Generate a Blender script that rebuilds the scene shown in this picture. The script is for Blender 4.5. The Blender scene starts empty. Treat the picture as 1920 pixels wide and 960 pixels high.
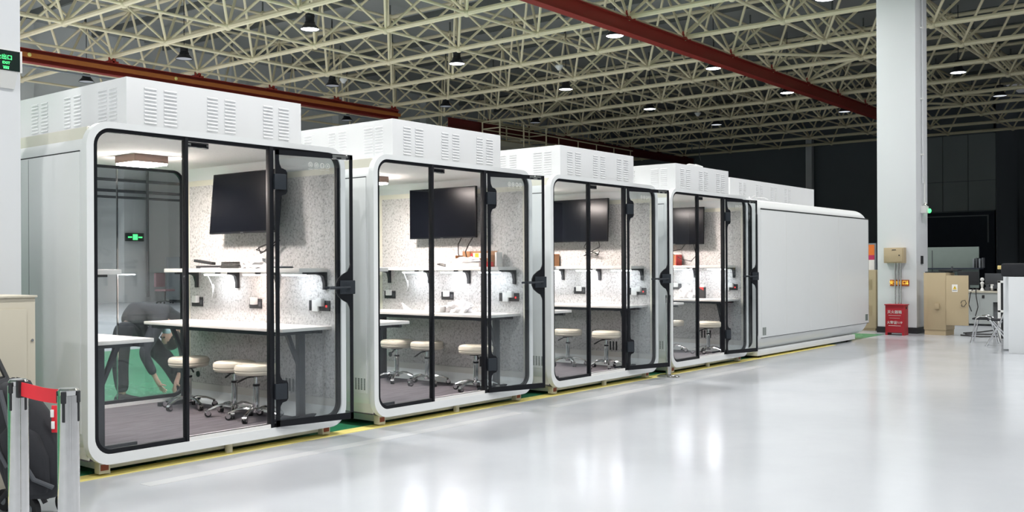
import bpy, bmesh, math, random
from mathutils import Vector, Matrix
random.seed(7)
SC = bpy.context.scene
COL = SC.collection
PI = math.pi

# ------------------------------------------------------------------ camera
TH = 0.6736
cam = bpy.data.objects.new('camera', bpy.data.cameras.new('camera'))
COL.objects.link(cam)
cam.location = (0, 0, 1.375)
cam.matrix_world = (Matrix.Translation((0, 0, 1.375)) @ Matrix.Rotation(TH - PI/2, 4, 'Z')
                    @ Matrix.Rotation(PI/2, 4, 'X') @ Matrix.Rotation(-0.0049, 4, 'Z'))
cam.data.sensor_width = 36
cam.data.lens = 1846.3/1920*36
cam.data.shift_y = 17.2/1920
cam.data.clip_end = 300
SC.camera = cam

# ------------------------------------------------------------------ world, exposure
SC.view_settings.view_transform = 'Standard'
SC.view_settings.look = 'None'
SC.view_settings.exposure = 0.0
SC.view_settings.gamma = 1.0
SC.view_settings.use_curve_mapping = False
W = bpy.data.worlds.new('world'); SC.world = W
W.use_nodes = True
W.node_tree.nodes['Background'].inputs[0].default_value = (0.93, 0.97, 1.0, 1)
W.node_tree.nodes['Background'].inputs[1].default_value = 0.10

LAMP_POWER = 215.0      # each lit high-bay lamp, watts
LAMP_Z = 7.80

# ------------------------------------------------------------------ materials
def mat(name, col, rough=0.5, metal=0.0, var=0.04, scale=8.0, emit=None, estr=0.0, spec=0.5, bump=0.0):
    m = bpy.data.materials.new(name); m.use_nodes = True
    nt = m.node_tree; b = nt.nodes['Principled BSDF']
    b.inputs['Roughness'].default_value = rough
    b.inputs['Metallic'].default_value = metal
    b.inputs['Specular IOR Level'].default_value = spec
    tc = nt.nodes.new('ShaderNodeTexCoord')
    n = nt.nodes.new('ShaderNodeTexNoise'); n.inputs['Scale'].default_value = scale; n.inputs['Detail'].default_value = 3
    nt.links.new(tc.outputs['Object'], n.inputs['Vector'])
    mx = nt.nodes.new('ShaderNodeMix'); mx.data_type = 'RGBA'
    mx.inputs[6].default_value = (*[c*(1-var) for c in col], 1)
    mx.inputs[7].default_value = (*[min(1, c*(1+var)) for c in col], 1)
    nt.links.new(n.outputs['Fac'], mx.inputs[0])
    nt.links.new(mx.outputs[2], b.inputs['Base Color'])
    if bump:
        bp = nt.nodes.new('ShaderNodeBump'); bp.inputs['Strength'].default_value = bump; bp.inputs['Distance'].default_value = 0.01
        nt.links.new(n.outputs['Fac'], bp.inputs['Height']); nt.links.new(bp.outputs[0], b.inputs['Normal'])
    if emit:
        b.inputs['Emission Color'].default_value = (*emit, 1)
        b.inputs['Emission Strength'].default_value = estr
    return m

def felt_mat():
    m = mat('felt', (.5, .5, .5), .95)
    nt = m.node_tree; b = nt.nodes['Principled BSDF']
    tc = nt.nodes.new('ShaderNodeTexCoord')
    n = nt.nodes.new('ShaderNodeTexNoise'); n.inputs['Scale'].default_value = 50; n.inputs['Detail'].default_value = 3.5; n.inputs['Distortion'].default_value = .8
    r = nt.nodes.new('ShaderNodeValToRGB')
    e = r.color_ramp.elements
    e[0].position = .36; e[0].color = (.40, .395, .385, 1)
    e[1].position = .46; e[1].color = (.60, .585, .575, 1)
    x = e.new(.62); x.color = (.70, .69, .68, 1)
    nt.links.new(tc.outputs['Object'], n.inputs['Vector']); nt.links.new(n.outputs['Fac'], r.inputs[0])
    nt.links.new(r.outputs[0], b.inputs['Base Color'])
    return m

def carpet_mat():
    m = mat('carpet', (.15, .135, .155), 1.0)
    nt = m.node_tree; b = nt.nodes['Principled BSDF']
    tc = nt.nodes.new('ShaderNodeTexCoord')
    mp = nt.nodes.new('ShaderNodeMapping'); mp.inputs['Scale'].default_value = (2, 14, 1)
    n = nt.nodes.new('ShaderNodeTexNoise'); n.inputs['Scale'].default_value = 2.2; n.inputs['Detail'].default_value = 5
    r = nt.nodes.new('ShaderNodeValToRGB')
    r.color_ramp.elements[0].position = .35; r.color_ramp.elements[0].color = (.09, .082, .094, 1)
    r.color_ramp.elements[1].position = .7; r.color_ramp.elements[1].color = (.14, .13, .145, 1)
    nt.links.new(tc.outputs['Object'], mp.inputs[0]); nt.links.new(mp.outputs[0], n.inputs['Vector'])
    nt.links.new(n.outputs['Fac'], r.inputs[0]); nt.links.new(r.outputs[0], b.inputs['Base Color'])
    return m

def floor_mat(name, col, dirt, rough):
    m = mat(name, col, rough)
    nt = m.node_tree; b = nt.nodes['Principled BSDF']
    tc = nt.nodes.new('ShaderNodeTexCoord')
    n = nt.nodes.new('ShaderNodeTexNoise'); n.inputs['Scale'].default_value = .45; n.inputs['Detail'].default_value = 6; n.inputs['Roughness'].default_value = .6
    r = nt.nodes.new('ShaderNodeValToRGB')
    r.color_ramp.elements[0].position = .3; r.color_ramp.elements[0].color = (*dirt, 1)
    r.color_ramp.elements[1].position = .6; r.color_ramp.elements[1].color = (*col, 1)
    nt.links.new(tc.outputs['Object'], n.inputs['Vector']); nt.links.new(n.outputs['Fac'], r.inputs[0])
    nt.links.new(r.outputs[0], b.inputs['Base Color'])
    n2 = nt.nodes.new('ShaderNodeTexNoise'); n2.inputs['Scale'].default_value = 1.6; n2.inputs['Detail'].default_value = 2
    nt.links.new(tc.outputs['Object'], n2.inputs['Vector'])
    bp = nt.nodes.new('ShaderNodeBump'); bp.inputs['Strength'].default_value = .10; bp.inputs['Distance'].default_value = .02
    nt.links.new(n2.outputs['Fac'], bp.inputs['Height']); nt.links.new(bp.outputs[0], b.inputs['Normal'])
    mr = nt.nodes.new('ShaderNodeMapRange'); mr.inputs[3].default_value = rough*.75; mr.inputs[4].default_value = rough*1.35
    nt.links.new(n.outputs['Fac'], mr.inputs[0]); nt.links.new(mr.outputs[0], b.inputs['Roughness'])
    return m

def glass_mat(name, tint, gain=1.0):
    m = bpy.data.materials.new(name); m.use_nodes = True
    nt = m.node_tree; nt.nodes.clear()
    o = nt.nodes.new('ShaderNodeOutputMaterial'); mx = nt.nodes.new('ShaderNodeMixShader')
    t = nt.nodes.new('ShaderNodeBsdfTransparent'); t.inputs[0].default_value = (*tint, 1)
    g = nt.nodes.new('ShaderNodeBsdfGlossy'); g.inputs['Roughness'].default_value = 0.015
    lw = nt.nodes.new('ShaderNodeLayerWeight'); lw.inputs[0].default_value = .5
    p5 = nt.nodes.new('ShaderNodeMath'); p5.operation = 'POWER'; p5.inputs[1].default_value = 5
    fr = nt.nodes.new('ShaderNodeMath'); fr.operation = 'MULTIPLY_ADD'; fr.inputs[1].default_value = .95; fr.inputs[2].default_value = .045
    nt.links.new(lw.outputs['Facing'], p5.inputs[0]); nt.links.new(p5.outputs[0], fr.inputs[0])
    # keep the node graph procedural: faint unevenness in how strongly the pane mirrors
    tc = nt.nodes.new('ShaderNodeTexCoord'); n = nt.nodes.new('ShaderNodeTexNoise'); n.inputs['Scale'].default_value = .8
    nt.links.new(tc.outputs['Object'], n.inputs['Vector'])
    mr = nt.nodes.new('ShaderNodeMapRange'); mr.inputs[3].default_value = .9*gain; mr.inputs[4].default_value = 1.15*gain
    nt.links.new(n.outputs['Fac'], mr.inputs[0])
    mul = nt.nodes.new('ShaderNodeMath'); mul.operation = 'MULTIPLY'; mul.use_clamp = True
    nt.links.new(fr.outputs[0], mul.inputs[0]); nt.links.new(mr.outputs[0], mul.inputs[1])
    nt.links.new(mul.outputs[0], mx.inputs[0]); nt.links.new(t.outputs[0], mx.inputs[1]); nt.links.new(g.outputs[0], mx.inputs[2])
    nt.links.new(mx.outputs[0], o.inputs[0])
    return m

M = {}
M['pod_white'] = mat('pod_white', (.80, .82, .82), .32, var=.01)
M['box_white'] = mat('box_white', (.80, .81, .82), .42, var=.01)
M['black'] = mat('black_metal', (.008, .009, .012), .42, spec=.25)
M['black_soft'] = mat('black_plastic', (.018, .019, .022), .55)
M['steel_grey'] = mat('dark_steel', (.024, .030, .038), .5, spec=.3)
M['glass'] = glass_mat('clear_glass', (.955, .97, .975))
M['glass_back'] = glass_mat('rear_glass', (.93, .95, .96), 1.3)
M['felt'] = felt_mat()
M['carpet'] = carpet_mat()
M['cream_panel'] = mat('cream_panel', (.80, .78, .67), .5, var=.02)
M['ceiling_panel'] = mat('ceiling_speckle', (.86, .83, .81), .9, var=.10, scale=60)
M['skirting'] = mat('skirting', (.74, .73, .69), .5, var=.02)
M['desk_white'] = mat('desk_white', (.82, .79, .76), .4, var=.02)
M['chrome'] = mat('chrome', (.75, .75, .76), .13, 1.0, var=.02)
M['steel'] = mat('brushed_steel', (.70, .69, .68), .10, 1.0, var=.12, scale=30)
M['cushion'] = mat('cream_vinyl', (.72, .67, .56), .45, var=.03)
M['white_plastic'] = mat('white_plastic', (.82, .82, .80), .4, var=.02)
M['foot_cream'] = mat('cream_rubber', (.68, .66, .56), .5)
M['orange_dark'] = mat('dark_orange', (.28, .06, .02), .5)
M['screen'] = mat('tv_screen', (.005, .006, .009), .22, spec=.12)
M['led'] = mat('led_bar', (1, 1, 1), .5, emit=(.93, .95, 1.0), estr=40)
M['led_warm'] = mat('led_bar_warm', (1, 1, 1), .5, emit=(1.0, .80, .72), estr=40)
M['lamp_panel'] = mat('lamp_panel', (1, 1, 1), .5, emit=(1.0, .88, .82), estr=225)
M['lamp_rim'] = mat('copper_rim', (.30, .20, .16), .4)
M['truss'] = mat('truss_cream', (.92, .82, .58), .5, var=.05)
M['truss_dim'] = mat('truss_cream_dimmed', (.86, .77, .55), .5, var=.05)  # truss cream dimmed in the colour, for top chords and far joints
M['deck'] = mat('roof_deck', (.44, .46, .45), .7, var=.10, scale=.6)
M['purlin'] = mat('purlin_grey', (.15, .16, .155), .6)
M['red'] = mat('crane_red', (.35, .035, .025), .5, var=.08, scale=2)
M['red_dimmed'] = mat('crane_red_dimmed', (.16, .018, .016), .55, var=.08, scale=2)  # crane red darkened to imitate the dim far end of the hall
M['orange'] = mat('rail_orange', (.48, .15, .035), .5, var=.06)
M['wall'] = mat('wall_paint', (.74, .76, .76), .8, var=.06, scale=.5)
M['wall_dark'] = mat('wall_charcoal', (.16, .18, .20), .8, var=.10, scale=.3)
M['panel_far'] = mat('wall_board', (.30, .33, .34), .8, var=.05, scale=.4)
M['navy'] = mat('door_navy', (.012, .018, .035), .7)
M['column'] = mat('column_white', (.74, .76, .78), .55, var=.015, scale=1)
M['column_skirt'] = mat('column_black_base', (.012, .012, .014), .5)  # black skirting round the column foot
M['beige'] = mat('cabinet_beige', (.47, .375, .235), .55, var=.04, scale=2)
M['beige_light'] = mat('cabinet_ivory', (.56, .52, .42), .55, var=.03, scale=2)
M['ext_red'] = mat('extinguisher_red', (.40, .012, .025), .4, var=.05)
M['white_print'] = mat('white_print', (.80, .80, .78), .5)
M['green_led'] = mat('green_exit', (.05, .9, .2), .5, emit=(.08, 1.0, .22), estr=2.2)
M['yellow_led'] = mat('yellow_exit', (1, .7, .1), .5, emit=(1.0, .62, .08), estr=1.0)
M['orange_sign'] = mat('orange_sign', (.36, .09, .015), .5, emit=(.6, .12, .01), estr=.06)
M['sign_black'] = mat('sign_black', (.006, .018, .014), .3)
M['yellow'] = mat('yellow_tape', (.86, .74, .24), .45, var=.10, scale=3)
M['belt_red'] = mat('belt_red', (.72, .02, .035), .7, var=.08, scale=12)
M['fabric_black'] = mat('black_fabric', (.014, .015, .019), .85, var=.3, scale=14, bump=.4)
M['strap'] = mat('strap_grey', (.06, .065, .075), .8)
M['jacket'] = mat('jacket_black', (.030, .032, .040), .8, var=.2, scale=6, bump=.3)
M['trousers'] = mat('trousers_black', (.020, .022, .028), .85, var=.2, scale=6, bump=.3)
M['skin'] = mat('skin', (.55, .34, .26), .5, var=.04)
M['hair'] = mat('hair_black', (.015, .013, .012), .6)
M['mask_blue'] = mat('mask_pale_blue', (.50, .68, .74), .8)
M['shoe'] = mat('shoe_black', (.02, .02, .022), .4)
M['cardboard'] = mat('cardboard', (.42, .22, .11), .8, var=.08)
M['cardboard_red'] = mat('red_box', (.55, .10, .07), .6)
M['paper'] = mat('paper_white', (.82, .80, .78), .6)
M['film'] = mat('plastic_film', (.72, .71, .72), .25, var=.12, scale=10, bump=.5)
M['cable_black'] = mat('cable_black', (.02, .018, .018), .5)
M['cable_white'] = mat('cable_white', (.8, .8, .8), .5)
M['yellow_thing'] = mat('yellow_card', (.70, .55, .22), .6)
M['poster_orange'] = mat('poster_orange', (.85, .20, .03), .5)
M['poster_pink'] = mat('poster_magenta', (.55, .03, .12), .5)
M['poster_blue'] = mat('poster_blue', (.10, .25, .45), .5)
M['chair_pink'] = mat('chair_pink', (.35, .20, .22), .7)
M['bench_front'] = mat('bench_front', (.42, .45, .44), .6)
M['machine'] = mat('machine_grey', (.22, .24, .26), .6, var=.1)
M['machine_dark'] = mat('machine_dark', (.07, .075, .085), .6)
M['board_green'] = mat('pale_board', (.20, .245, .225), .6)
M['amber_red'] = mat('red_light', (.8, .05, .05), .5, emit=(1, .05, .05), estr=.8)
M['lens_off_glow'] = mat('lens_off_glow', (.62, .64, .66), .35, emit=(.8, .85, 1), estr=.10)  # unlit lens; faint glow put in for the light it catches
M['lens_on'] = mat('lens_on', (1, 1, 1), .5, emit=(.93, .97, 1), estr=14)
M['lens_dim'] = mat('lens_dim', (1, 1, 1), .5, emit=(.9, .95, 1), estr=.75)
M['lamp_black'] = mat('lamp_black', (.012, .012, .018), .4)
M['blue_led'] = mat('blue_light', (.1, .3, 1), .5, emit=(.15, .4, 1), estr=3)
M['groove'] = mat('dark_groove', (.03, .035, .035), .7)
M['vent_dark'] = mat('vent_slot', (.10, .13, .11), .7)
M['etch'] = mat('etched_white', (.80, .80, .76), .8)
M['floor'] = floor_mat('epoxy_grey_white', (.495, .517, .55), (.45, .472, .502), .17)
M['floor_tape'] = mat('pale_floor_tape', (.545, .56, .58), .22, var=.05, scale=2)
M['green_floor'] = floor_mat('epoxy_green', (.035, .26, .12), (.03, .20, .10), .25)

# ------------------------------------------------------------------ mesh builder
def rrect(x0, x1, z0, z1, r, n=8):
    pts = []
    for cx, cz, a0 in ((x1-r, z1-r, 0), (x0+r, z1-r, 90), (x0+r, z0+r, 180), (x1-r, z0+r, 270)):
        for k in range(n+1):
            a = math.radians(a0 + 90*k/n); pts.append((cx+r*math.cos(a), cz+r*math.sin(a)))
    return pts

class MB:
    def __init__(s): s.bm = bmesh.new()
    def box(s, x0, x1, y0, y1, z0, z1, bev=0, mtx=None):
        r = bmesh.ops.create_cube(s.bm, size=1)
        vs = r['verts']
        for v in vs:
            v.co = Vector(((x0+x1)/2+v.co.x*(x1-x0), (y0+y1)/2+v.co.y*(y1-y0), (z0+z1)/2+v.co.z*(z1-z0)))
        if mtx is not None: bmesh.ops.transform(s.bm, matrix=mtx, verts=vs)
        if bev:
            es = list({e for v in vs for e in v.link_edges})
            bmesh.ops.bevel(s.bm, geom=es, offset=bev, segments=2, affect='EDGES', profile=.6)
        return s
    def loft(s, loops, cap=True, closed=True):
        rows = [[s.bm.verts.new(p) for p in lp] for lp in loops]
        n = len(rows[0])
        for a, b in zip(rows, rows[1:]):
            for i in range(n if closed else n-1):
                j = (i+1) % n
                try: s.bm.faces.new((a[i], a[j], b[j], b[i]))
                except ValueError: pass
        if cap:
            for r in (rows[0], rows[-1]):
                try: s.bm.faces.new(r)
                except ValueError: pass
        return s
    def cyl(s, p0, p1, r, r2=None, n=14, cap=True):
        p0 = Vector(p0); p1 = Vector(p1); r2 = r if r2 is None else r2
        d = (p1-p0).normalized(); u = d.orthogonal().normalized(); w = d.cross(u)
        f = lambda c, rr: [c+(u*math.cos(2*PI*k/n)+w*math.sin(2*PI*k/n))*rr for k in range(n)]
        return s.loft([f(p0, r), f(p1, r2)], cap)
    def tube(s, pts, r, n=8):
        pts = [Vector(p) for p in pts]; loops = []
        d0 = (pts[1]-pts[0]).normalized(); u = d0.orthogonal().normalized()
        for i, p in enumerate(pts):
            d = (pts[min(i+1, len(pts)-1)]-pts[max(i-1, 0)]).normalized()
            u = (u-d*u.dot(d)).normalized(); w = d.cross(u)
            rr = r[i] if isinstance(r, (list, tuple)) else r
            loops.append([p+(u*math.cos(2*PI*k/n)+w*math.sin(2*PI*k/n))*rr for k in range(n)])
        return s.loft(loops)
    def lathe(s, prof, c=(0, 0, 0), n=28):
        c = Vector(c)
        return s.loft([[c+Vector((max(r, 1e-4)*math.cos(2*PI*k/n), max(r, 1e-4)*math.sin(2*PI*k/n), z)) for k in range(n)] for r, z in prof])
    def ring(s, outer, inner, y0, y1):
        """two profiles in x-z of equal length, extruded along y"""
        o0 = [(x, y0, z) for x, z in outer]; o1 = [(x, y1, z) for x, z in outer]
        i0 = [(x, y0, z) for x, z in inner]; i1 = [(x, y1, z) for x, z in inner]
        return s.loft([o0, o1, i1, i0, o0], cap=False)
    def prism(s, poly, a, b, axis='y'):
        f = {'y': lambda p, t: (p[0], t, p[1]), 'x': lambda p, t: (t, p[0], p[1]), 'z': lambda p, t: (p[0], p[1], t)}[axis]
        return s.loft([[f(p, a) for p in poly], [f(p, b) for p in poly]])
    def sphere(s, c, r, n=14, sc=(1, 1, 1)):
        q = bmesh.ops.create_uvsphere(s.bm, u_segments=n, v_segments=max(6, n//2+1), radius=r)
        for v in q['verts']: v.co = Vector((c[0]+v.co.x*sc[0], c[1]+v.co.y*sc[1], c[2]+v.co.z*sc[2]))
        return s
    def build(s, name, m, parent=None, loc=None, rot=None, ang=35):
        me = bpy.data.meshes.new(name)
        bmesh.ops.remove_doubles(s.bm, verts=s.bm.verts, dist=1e-6)
        bmesh.ops.recalc_face_normals(s.bm, faces=s.bm.faces)
        s.bm.to_mesh(me); s.bm.free()
        me.materials.append(m if not isinstance(m, str) else M[m])
        me.polygons.foreach_set('use_smooth', [True]*len(me.polygons))
        me.set_sharp_from_angle(angle=math.radians(ang))
        o = bpy.data.objects.new(name, me); COL.objects.link(o)
        if parent: o.parent = parent
        if loc is not None: o.location = loc
        if rot is not None: o.rotation_euler = rot
        return o

def tag(o, label=None, cat=None, group=None, kind=None):
    if label: o['label'] = label
    if cat: o['category'] = cat
    if group: o['group'] = group
    if kind: o['kind'] = kind
    return o
def thing(name, label, cat, loc=(0, 0, 0), rz=0, group=None):
    o = bpy.data.objects.new(name, None); COL.objects.link(o)
    o.location = loc; o.rotation_euler = (0, 0, rz); o.empty_display_size = .1
    return tag(o, label, cat, group)
def struct(name, mb, m, label=None):
    o = mb.build(name, m); return tag(o, label, None, None, 'structure')
def dup(o, loc=None, label=None, parent=None, rz=None, group=None):
    c = o.copy(); COL.objects.link(c)
    if parent is not None: c.parent = parent
    if loc is not None: c.location = loc
    if rz is not None: c.rotation_euler = (0, 0, rz)
    if label: c['label'] = label
    if group: c['group'] = group
    for ch in list(o.children): dup(ch, parent=c)
    return c
def text_bm(body, size, m, name, parent, mtx, depth=.001):
    cu = bpy.data.curves.new(name, 'FONT'); cu.body = body; cu.size = size; cu.extrude = depth
    cu.align_x = 'CENTER'; cu.align_y = 'CENTER'
    t = bpy.data.objects.new(name, cu); COL.objects.link(t)
    bpy.context.view_layer.update()
    dg = bpy.context.evaluated_depsgraph_get()
    me = bpy.data.meshes.new_from_object(t.evaluated_get(dg))
    bpy.data.objects.remove(t); bpy.data.curves.remove(cu)
    me.transform(mtx); me.materials.clear(); me.materials.append(M[m])
    o = bpy.data.objects.new(name, me); COL.objects.link(o)
    if parent: o.parent = parent
    return o
# text facing -Y (reads along +X) and text facing -X (reads along -Y)
def face_my(x, y, z): return Matrix.Translation((x, y, z)) @ Matrix.Rotation(PI/2, 4, 'X')
def face_mx(x, y, z): return Matrix.Translation((x, y, z)) @ Matrix.Rotation(-PI/2, 4, 'Z') @ Matrix.Rotation(PI/2, 4, 'X')

# ================================================================== SETTING
FX = 53.4; BY = 36.0
struct('floor', MB().box(-14, FX, -14, BY, -.2, 0), 'floor', 'glossy pale grey epoxy floor of the hall')
struct('floor', MB().box(-14, 19.35, 6.25, 15.2, 0, .003), 'green_floor', 'green painted floor zone under and behind the pods')
struct('trim_1', MB().box(-14, 16.4, 6.10, 6.25, 0, .004), 'yellow', 'yellow line along the edge of the green floor')
struct('ceiling', MB().box(-14, FX+1, -14, BY+1, 10.35, 10.5), 'deck', 'grey metal roof deck above the space frame')
tag(MB().box(3.4, 7.2, 5.62, 5.74, 0, .0012).build('trim_2', 'floor_tape'), None, None, None, 'structure')
tag(MB().box(7.7, 12.5, 5.58, 5.72, 0, .0012).build('trim_3', 'floor_tape'), None, None, None, 'structure')
# roof purlins
for k in range(16):
    x = 4.4+k*3.012
    tag(MB().box(x-.05, x+.05, -6, BY, 10.15, 10.35).build('trim_%d' % (20+k), 'purlin'), None, None, None, 'structure')
# back wall (beyond the pods, left)
struct('wall_back', MB().box(-14, FX+1, BY, BY+.3, 0, 10.5), 'wall', 'grey wall on the far left behind the pods')
for k, (x, w) in enumerate(((16.2, .8), (20.45, .9), (25.4, .8), (31.4, .8), (37.4, .8))):
    tag(MB().box(x, x+w, BY-.45, BY, 0, 10.3, .01).build('trim_%d' % (40+k), 'wall'), None, None, None, 'structure')
# unseen hall walls by the camera; pilasters and dark doorways added for reflections
struct('wall_left', MB().box(-14.3, -14, -14, BY, 0, 10.5), 'wall')
struct('wall_street', MB().box(-14.3, FX+5, -14.3, -14, 0, 10.5), 'wall')
for k in range(8):
    tag(MB().box(-10+k*8, -9.25+k*8, -14, -13.3, 0, 9.8, .01).build('trim_%d' % (60+k), 'column'), None, None, None, 'structure')
    tag(MB().box(-7.5+k*8, -3.5+k*8, -14, -13.95, 0, 4.2, .01).build('door_%d' % (2+k), 'navy'), None, None, None, 'structure')
# far end wall
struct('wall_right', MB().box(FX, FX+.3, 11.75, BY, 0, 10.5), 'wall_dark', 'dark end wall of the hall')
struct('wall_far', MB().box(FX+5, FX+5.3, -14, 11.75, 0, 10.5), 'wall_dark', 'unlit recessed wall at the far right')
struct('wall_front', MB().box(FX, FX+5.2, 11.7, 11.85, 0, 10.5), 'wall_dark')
b = MB()
for y0, y1 in ((11.75, 13.0), (13.03, 14.22), (14.25, 17.2)):
    for z0, z1 in ((4.02, 5.5), (5.53, 7.85)): b.box(FX-.08, FX-.005, y0, y1, z0, z1)
tag(b.build('wall_board', 'panel_far'), 'lighter grey wall boards high on the dark end wall', 'wall board')
t = thing('hangar_door', 'dark navy hall door below the grey wall boards', 'door', (FX, 14.2, 0))
MB().box(-.12, -.01, -2.4, 2.4, 0, 3.95).build('door_leaf', 'navy', t)
MB().box(-.17, -.12, -2.15, 2.3, 3.72, 3.78).box(-.17, -.12, -2.15, -2.09, 2.4, 3.72).box(-.17, -.12, 1.2, 1.25, 2.6, 3.72).build('rail', 'machine', t)
tag(MB().box(FX-.6, FX-.25, 20.95, 21.3, 0, 8.5, .02).build('column', 'column'), 'slim white column standing at the dark end wall', 'column')
tag(MB().box(FX+4.5, FX+4.9, 10.1, 11.2, 3.05, 3.12).box(FX+4.5, FX+4.9, 10.1, 11.2, 3.9, 3.97).box(FX+4.5, FX+4.9, 10.1, 11.2, 4.8, 4.87).box(FX+4.5, FX+4.9, 11.05, 11.2, 0, 4.87).build('storage_rack', 'black_soft'), 'black rack frame against the unlit wall at the far right', 'rack')

# ---- columns
t = thing('column', 'white square column at right carrying a beige box and exit sign', 'column', (19.88, 5.80, 0))
MB().box(0, .75, 0, .75, 0, 9.8, .008).build('shaft', 'column', t)
MB().box(-.012, .765, -.012, .765, 0, .12).build('base_band', 'column_skirt', t)
MB().cyl((.34, -.03, 2.95), (.34, -.03, 9.6), .014).build('conduit', 'column', t)
b = MB()
for z in (3.5, 4.6, 6.0, 7.4): b.box(.31, .37, -.05, 0, z, z+.03)
b.build('conduit_clip', 'white_plastic', t)
t = thing('column', 'white column at the left edge behind the ivory cabinet', 'column', (2.22, 6.40, 0))
MB().box(0, .755, 0, .75, 0, 9.8, .008).build('shaft', 'column', t)
MB().box(-.012, .765, -.012, .765, 0, .12).build('base_band', 'column_skirt', t)

# ---- roof space frame
GX = [12.99+3.012*k for k in range(-4, 14)]
GY = [16.62+2.957*j for j in range(-6, 7)]
ZB, ZT = 7.845, 9.79
FR = thing('roof_space_frame', 'cream steel space frame of tubes carrying the roof', 'roof frame', (12.99, 16.62, ZB))
def frame_tube(name, p0, p1, r, m, cache={}):
    key = (round((Vector(p1)-Vector(p0)).length, 3), r, m)
    if key not in cache:
        L = key[0]; o = MB().cyl((0, 0, 0), (0, 0, L), r, n=8).build(name, m)
        cache[key] = o.data; bpy.data.objects.remove(o)
    o = bpy.data.objects.new(name, cache[key]); COL.objects.link(o); o.parent = FR
    d = (Vector(p1)-Vector(p0)).normalized()
    o.location = Vector(p0)-FR.location
    o.rotation_mode = 'QUATERNION'; o.rotation_quaternion = Vector((0, 0, 1)).rotation_difference(d)
    return o
FXE = FX-.3
for x in GX: frame_tube('bottom_chord', (x, GY[0], ZB), (x, GY[-1], ZB), .072, 'truss')
for y in GY: frame_tube('bottom_chord', (GX[0], y, ZB), (GX[-1], y, ZB), .042, 'truss')
TX = [(a+b_)/2 for a, b_ in zip(GX, GX[1:])]; TY = [(a+b_)/2 for a, b_ in zip(GY, GY[1:])]
for x in TX: frame_tube('top_chord', (x, TY[0], ZT), (x, TY[-1], ZT), .065, 'truss_dim')
for y in TY: frame_tube('top_chord', (TX[0], y, ZT), (TX[-1], y, ZT), .045, 'truss_dim')
CT, ST = math.cos(TH), math.sin(TH)
def vis(x, y, z):
    d = x*CT+y*ST; r = x*ST-y*CT
    if d < 5: return None
    px = 960+1846*r/d; py = 497-1846*(z-1.375)/d
    return d if -150 < px < 2070 and py > -260 else None
webs = []
for tx in TX:
    for ty in TY:
        for sx in (-1, 1):
            for sy in (-1, 1):
                p0 = (tx+sx*1.506, ty+sy*1.4785, ZB); p1 = (tx, ty, ZT)
                d = vis((p0[0]+tx)/2, (p0[1]+ty)/2, 8.8)
                webs.append((d if d else 999, p0, p1))
webs.sort(key=lambda w: w[0])
for d, p0, p1 in webs[:100]: frame_tube('web_tube', p0, p1, .040, 'truss')
b = MB()
for d, p0, p1 in webs[100:]: b.cyl(Vector(p0)-FR.location, Vector(p1)-FR.location, .040, n=6)
tag(b.build('web_tubes', 'truss', FR), kind='stuff')
nodes = sorted([(vis(x, y, ZB) or 999, x, y) for x in GX for y in GY])
nd = MB().sphere((0, 0, 0), .115, 12).build('node_ball', 'truss', FR)
nd.location = (nodes[0][1]-12.99, nodes[0][2]-16.62, 0)
for d, x, y in nodes[1:100]:
    c = nd.copy(); COL.objects.link(c); c.location = (x-12.99, y-16.62, 0)
b = MB()
for d, x, y in nodes[100:]: b.sphere((x-12.99, y-16.62, 0), .115, 8)
for x in TX:
    for y in TY: b.sphere((x-12.99, y-16.62, ZT-ZB), .11, 8)
tag(b.build('node_balls', 'truss_dim', FR), kind='stuff')
b = MB()
for x in TX:
    for y in TY: b.cyl((x-12.99, y-16.62, ZT-ZB), (x-12.99, y-16.62, 10.2-ZB), .03, n=6)
tag(b.build('purlin_posts', 'purlin', FR), kind='stuff')
# diagonal bracing tubes seen at the right
b = MB()
for (ax, ay), (bx, by) in (((5, -1), (6, -2)), ((6, -2), (7, -1)), ((9, -2), (10, -3)), ((9, -1), (10, -2))):
    b.cyl(((ax)*3.012, (ay)*2.957, .05), ((bx)*3.012, (by)*2.957, .05), .05, n=8)
b.build('wind_brace', 'truss', FR)

# ---- crane beams
def crane(x0, x1, y, z0, z1, label, m, stripe):
    t = thing('crane_beam', label, 'crane beam', (x0, y, z0))
    L = x1-x0; H = z1-z0
    MB().box(0, L, -.012, .012, .02, H-.02).box(0, L, -.13, .13, 0, .022).box(0, L, -.10, .10, H-.022, H).build('i_beam', m, t)
    if stripe:
        MB().box(0, L, -.155, -.10, .13, .26).build('power_rail', 'orange', t)
        MB().box(0, L, -.20, -.11, -.16, -.12).build('guide_tube', 'machine', t)
        b = MB()
        k = .8
        while k < L: b.lathe([(.001, 0), (.07, 0), (.07, .03), (.001, .03)], (0, 0, 0), 12); k = L
        b.bm.clear()
        for q in range(1, int(L/5)): b.sphere((q*4.7, -.165, .2), .06, 10, (1, .4, 1))
        b.build('rail_joint', 'yellow', t)
    b = MB()
    for gx in GX:
        if x0 < gx < x1-.2:
            q = gx-x0
            b.box(q-.16, q+.16, -.10, .10, H, H+.05).box(q-.03, q+.03, -.10, .10, H, ZB-z0-.05).box(q-.11, q-.07, -.03, .03, H, H+.22).box(q+.07, q+.11, -.03, .03, H, H+.22)
    b.build('hanger', m, t)
    return t
crane(6, 46.0, 13.63, 6.0+1.375-.0, 6.42+1.375-.02, 'bright red overhead crane beam crossing to the white column', 'red', False)
crane(4, 28.3, 28.45, 5.88+1.375, 6.27+1.375, 'red overhead crane beam with orange rail above the nearest pod', 'red', True)
crane(31.3, 53.2, 28.45, 6.35+1.375-.4, 6.75+1.375-.4, 'far crane beam behind the railing, dimness put into its red', 'red_dimmed', False)
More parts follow.
